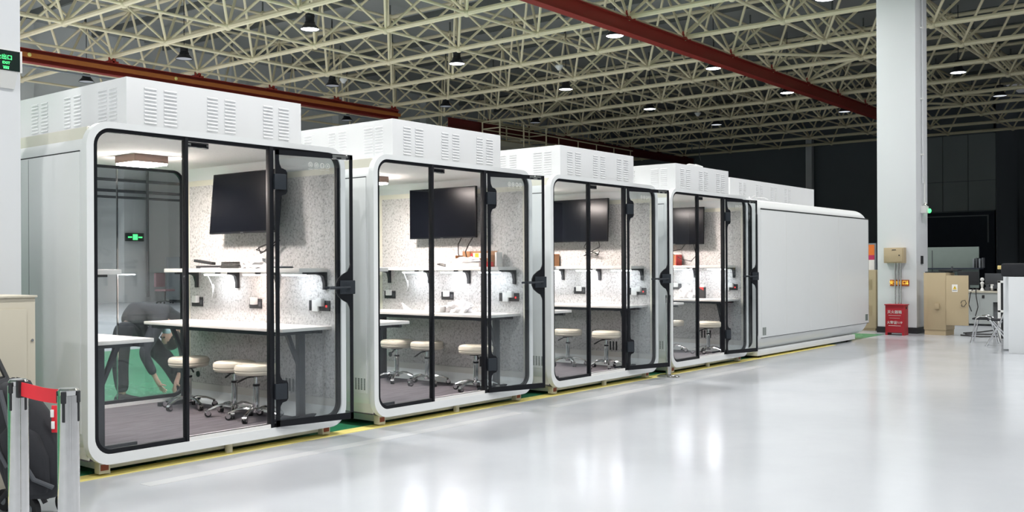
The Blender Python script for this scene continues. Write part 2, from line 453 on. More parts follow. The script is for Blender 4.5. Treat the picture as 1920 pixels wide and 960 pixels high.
# cream railing platform on the crane rail
t = thing('crane_platform', 'cream railed service platform seen above the second pod', 'platform', (33.4, 27.3, 6.62))
MB().box(0, 3.4, 0, 1.0, 0, .22).build('deck', 'beige_light', t)
b = MB()
for x in (0, 1.7, 3.4):
    for y in (0, 1.0): b.cyl((x, y, .1), (x, y, 1.12), .035, n=8)
for z in (.45, .8, 1.12):
    for y in (0, 1.0): b.cyl((0, y, z), (3.4, y, z), .028, n=8)
    for x in (0, 3.4): b.cyl((x, 0, z), (x, 1.0, z), .028, n=8)
b.build('railing', 'truss', t)
b = MB()
b.cyl((3.4, 0, .78), (11, 0, .72), .03, n=8).cyl((3.4, 0, .15), (11, 0, .1), .03, n=8)
for k in range(5): b.cyl((4.4+k*1.6, 0, .15), (4.4+k*1.6, 0, .75), .025, n=8)
b.build('walkway_rail', 'truss', t)

# ---- high-bay lamps
def lamp_proto(lens):
    t = thing('high_bay_lamp', 'x', 'ceiling lamp', group='high-bay lamps under the roof')
    MB().lathe([(.02, .42), (.12, .42), (.135, .36), (.12, .33), (.12, .22), (.14, .2), (.15, .12)]).build('housing', 'lamp_black', t)
    MB().lathe([(.14, .15), (.17, .12), (.25, .015), (.26, 0), (.25, 0), (.16, .115), (.13, .14)]).build('reflector', 'lamp_black', t)
    MB().lathe([(.001, .018), (.245, .018), (.245, .012), (.001, .012)]).build('lens', lens, t)
    MB().cyl((0, 0, .42), (0, 0, 2.3), .012, n=6).build('suspension_rod', 'lamp_black', t)
    return t
LD = bpy.data.lights.new('high_bay_light', 'AREA'); LD.shape = 'DISK'; LD.size = .45
LD.energy = LAMP_POWER; LD.color = (1.0, .985, .975); LD.spread = math.radians(150)
LX = [17.5+5.98*i for i in range(-3, 5)]; LY = {-3: -3.1, -2: 2.9, -1: 8.95, 0: 15.0, 1: 20.95, 2: 26.9, 3: 32.8}
LD2 = LD.copy(); LD2.energy = LAMP_POWER*.76
LD3 = LD.copy(); LD3.energy = LAMP_POWER*.45
LD4 = LD.copy(); LD4.energy = LAMP_POWER*1.7
def lx(i): return 17.5+5.98*i
lamps = [
 (0, 1, 'on', 'lit black high-bay lamp, largest under the frame, upper left of centre'),
 (1, 1, 'on', 'lit black high-bay lamp in the middle, left of the red beam top'),
 (1, 0, 'on', 'lit high-bay lamp just under the near end of the right red beam'),
 (2, 0, 'on', 'lit high-bay lamp under the middle of the right red beam'),
 (3, 0, 'on', 'lit high-bay lamp under the far part of the right red beam'),
 (4, 0, 'dim', 'small faint high-bay lamp beside the right column at beam end'),
 (2, 1, 'on', 'lit high-bay lamp above the third pod, below two others'),
 (3, 1, 'on', 'small lit high-bay lamp above the gap of third and fourth pods'),
 (4, 1, 'dim', 'tiny faint high-bay lamp above the fourth pod'),
 (0, 2, 'off', 'unlit black high-bay lamp above the left red beam'),
 (1, 2, 'off', 'greyish high-bay lamp above the second pod box left side'),
 (2, 2, 'off', 'greyish small high-bay lamp above the second pod box right side'),
 (3, 2, 'off', 'very small grey high-bay lamp near the cream railing'),
 (0, 3, 'off', 'unlit high-bay lamp just above the nearest pod roof box'),
 (2, 3, 'off', 'unlit high-bay lamp between the first and second roof boxes'),
 (3, -1, 'on', 'lit high-bay lamp right of the white column'),
 (4, -1, 'dim', 'faint high-bay lamp at the right edge of the picture'),
]
protos = {}
def put_lamp(x, y, kind, label, energy=1.0):
    pos = (x, y, LAMP_Z)
    if kind not in protos:
        o = protos[kind] = lamp_proto({'on': 'lens_on', 'dim': 'lens_dim', 'off': 'lens_off_glow'}[kind])
        o.location = pos; o['label'] = label
    else: o = dup(protos[kind], pos, label)
    if kind == 'on' and x < 28:
        l = bpy.data.objects.new('high_bay_light', LD3 if x > 20 else LD2 if (x > 10 and y < 4) else LD4 if y > 20 else LD); COL.objects.link(l); l.location = (x, y, LAMP_Z-.01)
for i, j, kind, label in lamps: put_lamp(lx(i), LY[j], kind, label)
# the same lamps nearer than the top of the frame, which light the floor and the pods
for i in (-4, -3, -2, -1, 0, 1, 2):
    for j in (-3, -2, -1, 0):
        if i == -4 and j > -1: continue  # outermost row, behind the camera, is added fill for the near floor
        if (i, j) in ((1, 0), (2, 0), (2, -1)): continue
        put_lamp(lx(i), LY[j], 'on', 'lit high-bay lamp out of view, in the overhead grid and its added fill row')

for i, j in ((-2, 1), (-1, 1), (-2, 2), (-1, 2), (-2, 3), (-1, 3)): put_lamp(lx(i), LY[j], 'on', 'lit high-bay lamp out of view, in the overhead grid and its added fill row')  # lamps added out of view to brighten the area behind the pods
# ---- hanging wires, detectors
tag(MB().tube([(46.12, 24.3, 7.8), (46.12, 24.3, 7.4), (46.1, 24.3, 7.0), (46.2, 24.25, 6.73)], .02).build('hanging_cable', 'machine'), 'longer grey cable hanging from the frame above the pods', 'cable')
tag(MB().tube([(46.12, 24.74, 7.8), (46.14, 24.74, 7.5), (46.1, 24.74, 7.25)], .025).build('hanging_cable', 'machine'), 'shorter grey cable hanging left of the longer one', 'cable')
for (x, y), lab in zip(((23.2, 26.0), (26.2, 18.9), (38.2, 20.2)), ('small white detector cone above the first lamp pair at left', 'small white detector cone left of the right red beam', 'small white detector cone below the far end of the red beam')):
    tag(MB().lathe([(.001, 0), (.04, .0), (.14, .12), (.14, .16), (.001, .16)], (0, 0, 0), 14).build('detector', 'white_plastic', None, (x, y, 7.75)), lab, 'detector')

# ================================================================== PODS
X0 = [3.2458+i*2.5158 for i in range(4)]; Y0 = 6.0875
PW = 2.2; PD = 2.26
def roof_box(w, d, front_cols, side_cols, label, loc, h=.34):
    t = thing('roof_vent_box', label, 'ventilation box', loc, group='white louvred boxes on the pods')
    MB().box(0, w, 0, d, 0, h, .004).build('casing', 'box_white', t)
    def slat_prof(z): return z
    def louvre(axis, a0, a1, fixed):
        b = MB()
        for k in range(10):
            z = h-.055-.0262*k
            pr = [(0, z), (-.008, z-.009), (-.008, z-.0125), (0, z-.0135)]
            if axis == 'x': b.prism([(fixed+p[0], p[1]) for p in pr], a0, a1, 'x')
            else: b.prism([(fixed+p[0], p[1]) for p in pr], a0, a1, 'y')
        b.build('louvre', 'box_white', t)
    for a0, a1 in front_cols: louvre('x', a0, a1, 0)
    for a0, a1 in side_cols: louvre('y', a0, a1, 0)
    return t

def make_pod():
    t = thing('office_pod', 'x', 'office pod', (X0[0], Y0, 0), group='white glass-fronted office pods in a row')
    out = rrect(0, 2.2, .08, 2.33, .16); inn = rrect(.048, 2.152, .148, 2.288, .12)
    MB().ring(out, inn, 0, .06).build('front_rim', 'pod_white', t)
    MB().ring(out, inn, PD-.06, PD).build('rear_rim', 'pod_white', t)
    so = rrect(.008, 2.192, .088, 2.322, .21, 10); si = rrect(.032, 2.168, .108, 2.302, .17, 10)
    MB().ring(so, si, .058, PD-.058).build('shell', 'pod_white', t)
    fo = rrect(.046, 2.154, .146, 2.29, .122); fi = rrect(.078, 2.12, .178, 2.262, .092)
    for y, nm, gm in ((.012, 'front_frame', 'glass'), (PD-.042, 'rear_frame', 'glass_back')):
        f = MB().ring(fo, fi, y, y+.03).build(nm, 'black', t)
    # front panes: fixed left, fixed right; open doorway between
    def pane(x0, x1, y, nm, gm, side):
        n = 8; pts = rrect(.078, 2.12, .178, 2.262, .092)
        poly = [(min(max(px, x0), x1), pz) for px, pz in pts]
        return MB().prism(poly, y, y+.008, 'y').build(nm, gm, t)
    pane(.07, .722, .022, 'fixed_pane', 'glass', 0)
    rp = pane(1.48, 2.13, .022, 'fixed_pane', 'glass', 1)
    # etched round icons on the right pane
    b = MB()
    for q, xx in enumerate((1.855, 1.915, 1.975, 2.03)):
        c = [(xx+.022*math.cos(2*PI*k/20), 2.178+.022*math.sin(2*PI*k/20)) for k in range(20)]
        ci = [(xx+.018*math.cos(2*PI*k/20), 2.178+.018*math.sin(2*PI*k/20)) for k in range(20)]
        b.ring(c, ci, .019, .0205)
        b.box(xx-.02, xx+.02, .019, .0205, 2.143, 2.146)
        if q == 0: b.box(xx-.009, xx-.005, .019, .0205, 2.168, 2.19).box(xx-.009, xx+.01, .019, .0205, 2.168, 2.172).box(xx+.003, xx+.007, .019, .0205, 2.174, 2.19)
        if q == 1:
            for a in range(4):
                c = (xx+.008*math.cos(a*PI/2+.5), 2.178+.008*math.sin(a*PI/2+.5))
                b.prism([(c[0]+.005*math.cos(k*PI/4), c[1]+.005*math.sin(k*PI/4)) for k in range(8)], .019, .0205)
        if q == 2: b.box(xx-.012, xx-.009, .019, .0205, 2.168, 2.19).box(xx+.009, xx+.012, .019, .0205, 2.168, 2.19).box(xx-.012, xx+.012, .019, .0205, 2.166, 2.169)
        if q == 3: b.prism([(xx, 2.166), (xx+.006, 2.178), (xx, 2.19), (xx-.006, 2.178)], .019, .0205)
    b.build('etched_icons', 'etch', rp)
    MB().box(.722, .746, .004, .05, .15, 2.285, .002).build('mullion', 'black', t)
    MB().box(1.446, 1.482, .004, .05, .15, 2.285, .002).build('hinge_post', 'black', t)
    MB().box(.746, 1.446, .004, .07, .148, .176).build('door_sill', 'white_plastic', t)
    # rear panes with a pale joint
    pane(.07, 1.468, PD-.032, 'rear_pane', 'glass_back', 0)
    pane(1.478, 2.13, PD-.032, 'rear_pane', 'glass_back', 0)
    MB().box(1.468, 1.478, PD-.036, PD-.02, .178, 2.262).build('glass_joint', 'steel', t)
    # interior lining
    MB().box(.032, 2.168, .06, PD-.06, .108, .118).build('carpet', 'carpet', t)
    c = MB().box(.04, 2.16, .06, PD-.06, 2.285, 2.295).build('ceiling_lining', 'ceiling_panel', t)
    for sx in (1, 0):
        x0, x1 = (2.158, 2.166) if sx else (.034, .042)
        e = -1 if sx else 1
        MB().box(x0, x1, .092, PD-.12, .287, 2.132, .002).build('felt_wall', 'felt', t)
        MB().box(x0+.002, x1+.001, .06, PD-.06, 2.132, 2.29).box(x0-.012 if sx else x0+.004, x1-.004 if sx else x1+.012, .06, PD-.06, 2.225, 2.237).build('upper_panel', 'cream_panel', t)
        MB().box(x0, x1+.002, .06, PD-.06, .118, .285).build('skirting', 'skirting', t)
        b = MB()
        for k in range(4):
            y = .565+k*.045
            b.box((x0-.002) if sx else x1-.001, (x0+.001) if sx else x1+.002, y, y+.022, .305, .415)
        b.build('wall_vent', 'black_soft', t)
        g = MB().cyl((x0-.004 if sx else x1, 2.016, .365), (x0+.002 if sx else x1+.004, 2.016, .365), .028, n=16).build('cable_grommet', 'black_soft', t)
        # edge trims between felt and glazing
        MB().box(x0, x1+.001, .06, .09, .285, 2.132).box(x0, x1+.001, PD-.118, PD-.06, .285, 2.132).build('corner_trim', 'cream_panel', t)
    # outside: side panels, seams, slotted vents
    for sx in (0, 1):
        xa, xb = (.002, .010) if sx == 0 else (2.190, 2.198)
        MB().box(xa, xb, .10, PD-.12, .29, 2.128, .002).build('side_panel', 'pod_white', t)
        MB().box(xa+.001, xb-.001, .10, PD-.12, 2.128, 2.136).box(xa-.001 if sx == 0 else xb-.003, xa+.003 if sx == 0 else xb+.001, .790, .793, .30, 2.12).build('panel_seam', 'groove', t)
        b = MB()
        for k in range(4):
            for q in range(11):
                y = .115+k*.036; z = .318+q*.0092
                b.box(xa-.0015 if sx == 0 else xb-.002, xa+.003 if sx == 0 else xb+.0015, y, y+.018, z, z+.0052)
        b.build('slotted_vent', 'vent_dark', t)
    MB().box(.14, 2.06, .12, PD-.12, .030, .09, .006).build('base_skid', 'pod_white', t)
    for x, y in ((.155, .10), (2.05, .10), (.155, PD-.1), (2.05, PD-.1)):
        c = MB().box(x-.045, x+.035, y-.035, y+.03, .012, .092, .008).build('caster', 'foot_cream', t)
        MB().box(x-.035, x+.02, y-.038, y-.03, .035, .075).build('jack_wheel', 'orange_dark', c)
        MB().cyl((x+.03, y, .0), (x+.03, y, .018), .022).build('foot_pad', 'foot_cream', c)
    for y in (.09, PD-.09):
        MB().cyl((1.13, y, 0), (1.13, y, .10), .028).build('levelling_foot', 'foot_cream', t)
    # magnetic lock
    MB().box(.770, .945, .052, .085, 2.222, 2.262, .003).build('magnetic_lock', 'steel', t)
    MB().box(.80, .925, .049, .052, 2.228, 2.252).build('lock_face', 'black', t)
    # door, hinged on the post, frame as the part itself
    d = MB()
    z0, z1, L = .150, 2.265, .67
    d.box(0, .03, -.006, .006, z0, z1).box(L-.026, L, -.006, .006, z0, z1).box(0, L, -.006, .006, z1-.038, z1).box(0, L, -.006, .006, z0, z0+.05)
    # black edge plates flowing round hinges and handle
    for zc, hh in ((2.02, .17), (.42, .14)):
        poly = [(0.03, zc-hh), (.035, zc-hh*.8), (.05, zc-hh*.62), (.085, zc-hh*.55), (.098, zc-hh*.42), (.098, zc+hh*.42), (.085, zc+hh*.55), (.05, zc+hh*.62), (.035, zc+hh*.8), (.03, zc+hh)]
        d.prism(poly, -.006, .006, 'y')
    zc = 1.205
    poly = [(L-.02, zc-.21), (L-.03, zc-.16), (L-.05, zc-.125), (L-.09, zc-.105), (L-.135, zc-.07), (L-.155, zc-.03), (L-.155, zc+.03), (L-.135, zc+.07), (L-.09, zc+.105), (L-.05, zc+.125), (L-.03, zc+.16), (L-.02, zc+.21)]
    d.prism(poly, -.007, .007, 'y')
    dr = d.build('door', 'black', t, (1.49, -.005, 0), (0, 0, 0))
    MB().box(.02, L-.02, -.004, .004, z0+.03, z1-.03).build('door_glass', 'glass', dr)
    for zc2 in (2.02, .42):
        MB().box(-.012, .085, -.018, .018, zc2-.06, zc2+.06, .006).build('hinge', 'steel_grey', dr)
    for s in (-1, 1):
        b = MB()
        b.box(L-.125, L+.012, s*.006 if s > 0 else -.022, .022 if s > 0 else -.006, zc-.055, zc+.055, .006)
        b.cyl((L-.055, s*.02, zc), (L-.055, s*.055, zc), .016, n=12)
        b.tube([(L-.055, s*.055, zc), (L-.10, s*.062, zc), (L-.20, s*.06, zc-.004), (L-.235, s*.052, zc-.004)], .010)
        b.build('lever_handle', 'steel_grey', dr)
    b = MB().box(L-.19, L-.05, -.022, -.006, z1-.045, z1-.008, .003)
    b.build('armature_plate', 'steel', dr)
    return t

pod = make_pod()
pod['label'] = 'nearest white office pod, largest in the row, person visible through its glass'
pods = [pod]
plab = ['second white office pod from the left, cardboard box on its shelf',
        'third white office pod from the left, standing in mid row',
        'fourth white office pod from the left, smallest glass front, beside the windowless side']
for i in range(3): pods.append(dup(pod, (X0[i+1], Y0, 0), plab[i]))
for p, a in zip(pods, (.21, .30, .28, .235)):
    for ch in p.children:
        if ch.name.startswith('door') and not ch.name.startswith('door_sill'): ch.rotation_euler = (0, 0, -a)
fc = [(.132, .225), (.283, .384), (.633, .723), (.783, .877), (1.13, 1.22), (1.277, 1.375)]
sc_ = [(.12, .215), (.25, .36), (.603, .70), (.755, .84), (1.09, 1.19), (1.24, 1.34), (1.56, 1.66), (1.70, 1.80)]
rb = roof_box(1.50, 2.0, fc, sc_, 'white louvred box on the roof of the nearest pod', (X0[0]+.35, Y0+.126, 2.331))
for i, l in enumerate(('white louvred box on the roof of the second pod', 'white louvred box on the roof of the third pod', 'white louvred box on the roof of the fourth pod')):
    dup(rb, (X0[i+1]+.35, Y0+.126, 2.331), l)

# ---- fifth pod, turned so that its long windowless side faces us
PX5 = 13.28; LEN = 4.77
t = thing('office_pod', 'long windowless white pod side at the end of the row', 'office pod', (PX5, Y0, 0))
def yz(prof, x): return [(x, p[0], p[1]) for p in prof]
def prof5(ins, r=.24, iy=None):
    iy = ins if iy is None else iy
    return rrect(0+iy, PW-iy, .10+ins, 2.33-ins, r, 10)
loops = [yz(prof5(0), .0), yz(prof5(0), LEN-.22)]
for k in range(1, 7):
    a = k/6*PI/2
    loops.append(yz(prof5(.22*(1-math.cos(a)), .24, .02*(1-math.cos(a))), LEN-.22+.22*math.sin(a)))
b = MB(); b.loft(loops, cap=False)
vs = [b.bm.verts.new(p) for p in loops[-1]]; b.bm.faces.new(vs)
li = [yz(prof5(.03), .0), yz(prof5(.03), LEN-.5)]
b.loft([loops[0]]+li, cap=False); b.bm.faces.new([b.bm.verts.new(p) for p in li[-1]])
b.build('shell', 'pod_white', t)
o5 = [(p[0], p[1]) for p in rrect(0, PW, .08, 2.33, .16)]; i5 = rrect(.06, PW-.06, .148, 2.28, .12)
def ring_x(outer, inner, x0, x1):
    b = MB(); f = lambda pr, x: [(x, p[0], p[1]) for p in pr]
    b.loft([f(outer, x0), f(outer, x1), f(inner, x1), f(inner, x0), f(outer, x0)], cap=False); return b
ring_x(o5, i5, -.03, .03).build('front_rim', 'pod_white', t)
ring_x(rrect(.058, PW-.058, .146, 2.282, .122), rrect(.09, PW-.09, .178, 2.25, .092), -.02, .01).build('front_frame', 'black', t)
MB().prism(rrect(.09, PW-.09, .178, 2.25, .092), -.01, .0, 'x').build('front_pane', 'glass_back', t)
MB().box(-.025, .015, .80, .83, .15, 2.28).build('mullion', 'black', t)
MB().box(.13, LEN-.075, -.006, .004, .305, 2.165, .002).build('side_panel', 'pod_white', t)
MB().box(.13, LEN-.075, -.007, .003, 2.165, 2.185).box(.13, LEN-.075, -.006, .004, .298, .305).box(LEN-.075, LEN-.066, -.006, .004, .305, 2.165).build('panel_seam', 'groove', t)
b = MB()
for x in (1.03, 1.98, 3.20): b.box(x, x+.006, -.0075, -.004, .31, 2.16)
b.build('panel_joint', 'white_plastic', t)
b = MB()
for k in range(4): b.box(.17+k*.032, .188+k*.032, -.008, 0, .335, .45)
for k in range(6): b.box(LEN-.25+k*.022, LEN-.237+k*.022, -.008, 0, .345, .46)
b.build('slotted_vent', 'vent_dark', t)
MB().box(.12, 4.15, .05, PW-.1, .035, .12, .008).build('base_skid', 'pod_white', t)
MB().box(.15, LEN-.4, .2, PW-.2, .112, .122).build('carpet', 'carpet', t)
for x in (.3, 3.95):
    for y in (.12, PW-.15): MB().cyl((x-.04, y, .03), (x+.04, y, .03), .03).box(x-.06, x+.05, y-.04, y+.04, .03, .05).build('caster', 'black_soft', t)
fc5 = [(.30, .38), (.45, .53), (.90, .98), (1.05, 1.13), (1.45, 1.53), (1.60, 1.68), (2.0, 2.08), (2.15, 2.23)]
r5 = roof_box(3.25, 1.2, fc5, [], 'long white louvred box on the windowless pod at row end', (PX5+.22, Y0+.52, 2.331))
tag(MB().tube([(14.05, 6.25, 2.34), (14.0, 6.3, 2.37), (13.7, 6.3, 2.35), (13.5, 6.22, 2.37), (13.42, 6.25, 2.34), (13.6, 6.35, 2.36)], .012).build('loose_cable', 'cable_white'), 'white loose cable lying on the roof of the windowless pod', 'cable')
tag(MB().tube([(11.6, 6.3, 2.68), (11.7, 6.32, 2.70), (11.8, 6.27, 2.69), (11.9, 6.33, 2.71), (12.0, 6.28, 2.685)], .014).build('loose_cable', 'cable_white'), 'white scrap of cable on top of the fourth roof box', 'cable')

# ================================================================== POD INTERIORS
PN = ['nearest pod', 'second pod', 'third pod', 'fourth pod']
def wpt(i, x, y, z): return (X0[i]+x, Y0+y, z)

# ceiling light
def make_ceiling_light():
    t = thing('ceiling_light', 'x', 'ceiling light', group='square ceiling lights in the pods')
    MB().box(-.15, .15, -.15, .15, -.062, 0, .004).build('housing', 'lamp_rim', t)
    MB().box(-.143, .143, -.143, .143, -.076, -.060, .003).build('diffuser', 'lamp_panel', t)
    return t
cl = make_ceiling_light(); cl.location = wpt(0, 1.18, 1.33, 2.285); cl['label'] = 'square lit ceiling light in the nearest pod'
for i in (1, 2, 3): dup(cl, wpt(i, 1.18, 1.33, 2.285), 'square lit ceiling light in the %s' % PN[i])

# desks (local: wall side at +x edge)
def make_desk():
    t = thing('desk', 'x', 'desk', group='white wall desks in the pods')
    MB().box(0, .50, 0, 1.98, .735, .762, .004).build('desktop', 'desk_white', t)
    MB().box(.04, .075, .06, 1.92, .703, .735).build('under_rail', 'steel_grey', t)
    MB().box(.42, .455, .06, 1.92, .703, .735).build('under_rail', 'steel_grey', t)
    for y in (.14, 1.78):
        f = MB().box(.04, .46, y, y+.05, .70, .728, .003)
        f.box(.28, .34, y, y+.05, .03, .70, .003).box(.04, .46, y, y+.05, 0, .035, .004)
        f.prism([(.16, .70), (.20, .70), (.28, .50), (.28, .44)], y+.01, y+.04, 'y')
        f.build('leg_frame', 'steel_grey', t)
    return t
dk = make_desk(); dk.location = wpt(0, 1.655, .125, .12); dk['label'] = 'white desk along the felt wall of the nearest pod'
for i in (1, 2, 3): dup(dk, wpt(i, 1.655, .125, .12), 'white desk along the felt wall of the %s' % PN[i])
for i in range(4): # left-hand desks, turned round
    dup(dk, wpt(i, .545, 2.10, .12), 'white desk end at the left of the %s' % PN[i], rz=PI)

# shelves
def make_shelf():
    t = thing('wall_shelf', 'x', 'shelf', group='white wall shelves in the pods')
    MB().box(0, .295, 0, 1.93, 0, .034, .003).build('shelf_board', 'desk_white', t)
    for y in (0.0, .62, 1.19, 1.82):
        MB().box(.27, .295, y, y+.035, -.145, 0, .004).box(.06, .28, y, y+.035, -.018, 0, .003).prism([(.19, -.018), (.27, -.018), (.27, -.09), (.255, -.04), (.235, -.026)], y, y+.035, 'y').build('shelf_bracket', 'black_soft', t)
    return t
sh = make_shelf(); sh.location = wpt(0, 1.862, .175, 1.325); sh['label'] = 'white shelf under the screen of the nearest pod'
for i in (1, 2, 3): dup(sh, wpt(i, 1.862, .175, 1.325), 'white shelf under the screen of the %s' % PN[i])
for i in range(4): dup(sh, wpt(i, .338, 2.105, 1.325), 'white shelf end on the left side of the %s' % PN[i], rz=PI)

# under-shelf LED bars
def make_led(m, cord):
    t = thing('under_shelf_light', 'x', 'shelf light', group='lit lamp bars under the pod shelves')
    MB().box(-.03, .03, 0, .28, -.004, .012, .003).build('housing', 'white_plastic', t)
    MB().box(-.024, .024, .01, .27, -.016, -.003, .003).build('light_bar', m, t)
    if cord:
        MB().tube([(.01, .28, 0), (.05, .32, -.02), (.09, .33, -.08), (.10, .31, -.14), (.08, .29, -.17), (.09, .31, -.20), (.12, .36, -.22)], .005).sphere((.10, .315, -.12), .014, 8, (.8, 1, 1.8)).build('power_cord', 'cable_white', t)
    return t
leds = {'c': make_led('led', True), 'w': make_led('led_warm', False), 'n': make_led('led', False)}
bars = [('c', 1.35, 'far'), ('n', .78, 'middle'), ('n', .25, 'near')]
used = set()
for i in range(4):
    for k, y, wd in bars:
        if i == 0 and wd == 'middle': k = 'w'
        lab = 'lit lamp bar at the %s third of the shelf in the %s' % (wd, PN[i])
        pos = wpt(i, 1.985, y, 1.311)
        if k in used: dup(leds[k], pos, lab)
        else: leds[k].location = pos; leds[k]['label'] = lab; used.add(k)
    for y, wd in ((1.35, 'rear'), (.78, 'front')):
        dup(leds['n'], wpt(i, .20, y, 1.311), 'lit lamp bar, %s one under the left shelf of the %s' % (wd, PN[i]))

# televisions
def make_tv():
    t = thing('television', 'x', 'television', group='black flat televisions on the pod walls')
    MB().box(0, .028, 0, .96, 0, .54, .004).build('bezel', 'black', t)
    MB().box(.028, .055, .08, .88, .06, .40, .01).build('rear_housing', 'black_soft', t)
    MB().box(-.0015, .002, .008, .952, .014, .532).build('screen', 'screen', t)
    MB().box(-.002, .001, .46, .50, .004, .009).build('badge', 'steel', t)
    MB().box(.055, .139, .38, .58, .15, .36, .004).build('wall_mount', 'black_soft', t)
    return t
tv = make_tv(); tlab = ['black television in the nearest pod, tilted, cable coil under it', 'black television in the second pod, seen whole behind the glass',
                        'black television in the third pod, small bright reflection at its edge', 'black television in the fourth pod, smallest of the four']
tvs = [tv]
tv['label'] = tlab[0]
for i in (1, 2, 3): tvs.append(dup(tv, None, tlab[i]))
for i, (q, dx) in enumerate(zip(tvs, (-.06, 0, -.03, -.02))):
    q.location = wpt(i, 2.017, .60, 1.665)
    if dx:   # tilt: bottom edge nearer the room
        q.location.x += dx*.7; q.rotation_euler = (0, math.atan2(-dx, .54)*.8, 0)
def cable(pts, i, label, r=.006, m='cable_black', name='television_cable'):
    return tag(MB().tube([wpt(i, *p) for p in pts], r, 6).build(name, m), label, 'cable')
b = MB()
b.tube([wpt(0, 2.10, .82, 1.69), wpt(0, 2.10, .83, 1.62), wpt(0, 2.09, .80, 1.58), wpt(0, 2.09, .95, 1.55), wpt(0, 2.08, 1.02, 1.52), wpt(0, 2.08, .92, 1.50), wpt(0, 2.09, .80, 1.57), wpt(0, 2.10, .72, 1.60), wpt(0, 2.09, .83, 1.53), wpt(0, 2.09, .97, 1.49), wpt(0, 2.09, 1.0, 1.54), wpt(0, 2.09, .85, 1.575)], .006, 6)
b.tube([wpt(0, 2.10, .74, 1.69), wpt(0, 2.10, .73, 1.62), wpt(0, 2.09, .78, 1.58)], .006, 6)
tag(b.build('television_cable', 'cable_black'), 'black cable tied in a coil below the television of the nearest pod', 'cable')
cable([(2.1, .86, 1.69), (2.11, .93, 1.60), (2.1, .92, 1.50), (2.09, .85, 1.37)], 1, 'left black cable hanging from the television of the second pod')
cable([(2.1, .70, 1.69), (2.11, .78, 1.60), (2.1, .82, 1.52), (2.1, .80, 1.46)], 1, 'right black cable hanging from the television of the second pod')
b = MB()
b.tube([wpt(2, 2.1, .96, 1.69), wpt(2, 2.1, 1.02, 1.60), wpt(2, 2.1, .95, 1.54), wpt(2, 2.1, 1.02, 1.49), wpt(2, 2.1, .85, 1.53), wpt(2, 2.1, .80, 1.50), wpt(2, 2.1, .93, 1.55)], .006, 6)
b.tube([wpt(2, 2.1, .80, 1.69), wpt(2, 2.1, .78, 1.60), wpt(2, 2.1, .90, 1.55), wpt(2, 2.1, 1.0, 1.53), wpt(2, 2.1, .82, 1.49), wpt(2, 2.1, .78, 1.55), wpt(2, 2.1, .92, 1.54)], .006, 6)
tag(b.build('television_cable', 'cable_black'), 'black cable tied in a bow below the television of the third pod', 'cable')
b = MB()
b.tube([wpt(3, 2.08, .92, 1.69), wpt(3, 2.09, 1.0, 1.60), wpt(3, 2.0, 1.2, 1.55), wpt(3, 2.0, 1.3, 1.47), wpt(3, 2.0, 1.22, 1.50), wpt(3, 2.0, 1.1, 1.53), wpt(3, 2.0, .95, 1.45), wpt(3, 2.05, .82, 1.42), wpt(3, 2.08, .76, 1.5), wpt(3, 2.08, .80, 1.69)], .006, 6)
tag(b.build('television_cable', 'cable_black'), 'black cable looping below the television of the fourth pod', 'cable')

# wall sockets
def make_socket(n, w):
    t = thing('wall_socket', 'x', 'wall socket', group='black wall sockets above the pod desks')
    MB().box(-.008, 0, 0, w, 0, .086, .002).build('face_plate', 'black_soft', t)
    if n == 2:
        MB().box(-.05, -.008, .05, .115, .035, .10, .006).build('plug_adapter', 'white_plastic', t)
        MB().box(-.010, -.008, .008, .04, .02, .06).build('switch', 'machine_dark', t)
    else:
        MB().box(-.03, -.008, .125, .20, -.004, .09, .005).build('plug_adapter', 'white_plastic', t)
        MB().box(-.05, -.008, .06, .125, .04, .105, .006).build('plug_adapter', 'white_plastic', t)
        MB().box(-.011, -.008, .03, .05, .03, .05).build('indicator_lamp', 'amber_red', t)
    return t
s2 = make_socket(2, .175); s3 = make_socket(3, .26); f2 = f3 = True
for i in range(4):
    for y, wd in ((1.925, 'rear'), (1.04, 'middle')):
        p = wpt(i, 2.157, y, 1.003); l = 'black socket with white plug, %s one above the desk of the %s' % (wd, PN[i])
        if f2: s2.location = p; s2['label'] = l; f2 = False
        else: dup(s2, p, l)
    p = wpt(i, 2.157, .14, 1.003); l = 'wide black socket with white adapters near the door of the %s' % PN[i]
    if f3: s3.location = p; s3['label'] = l; f3 = False
    else: dup(s3, p, l)

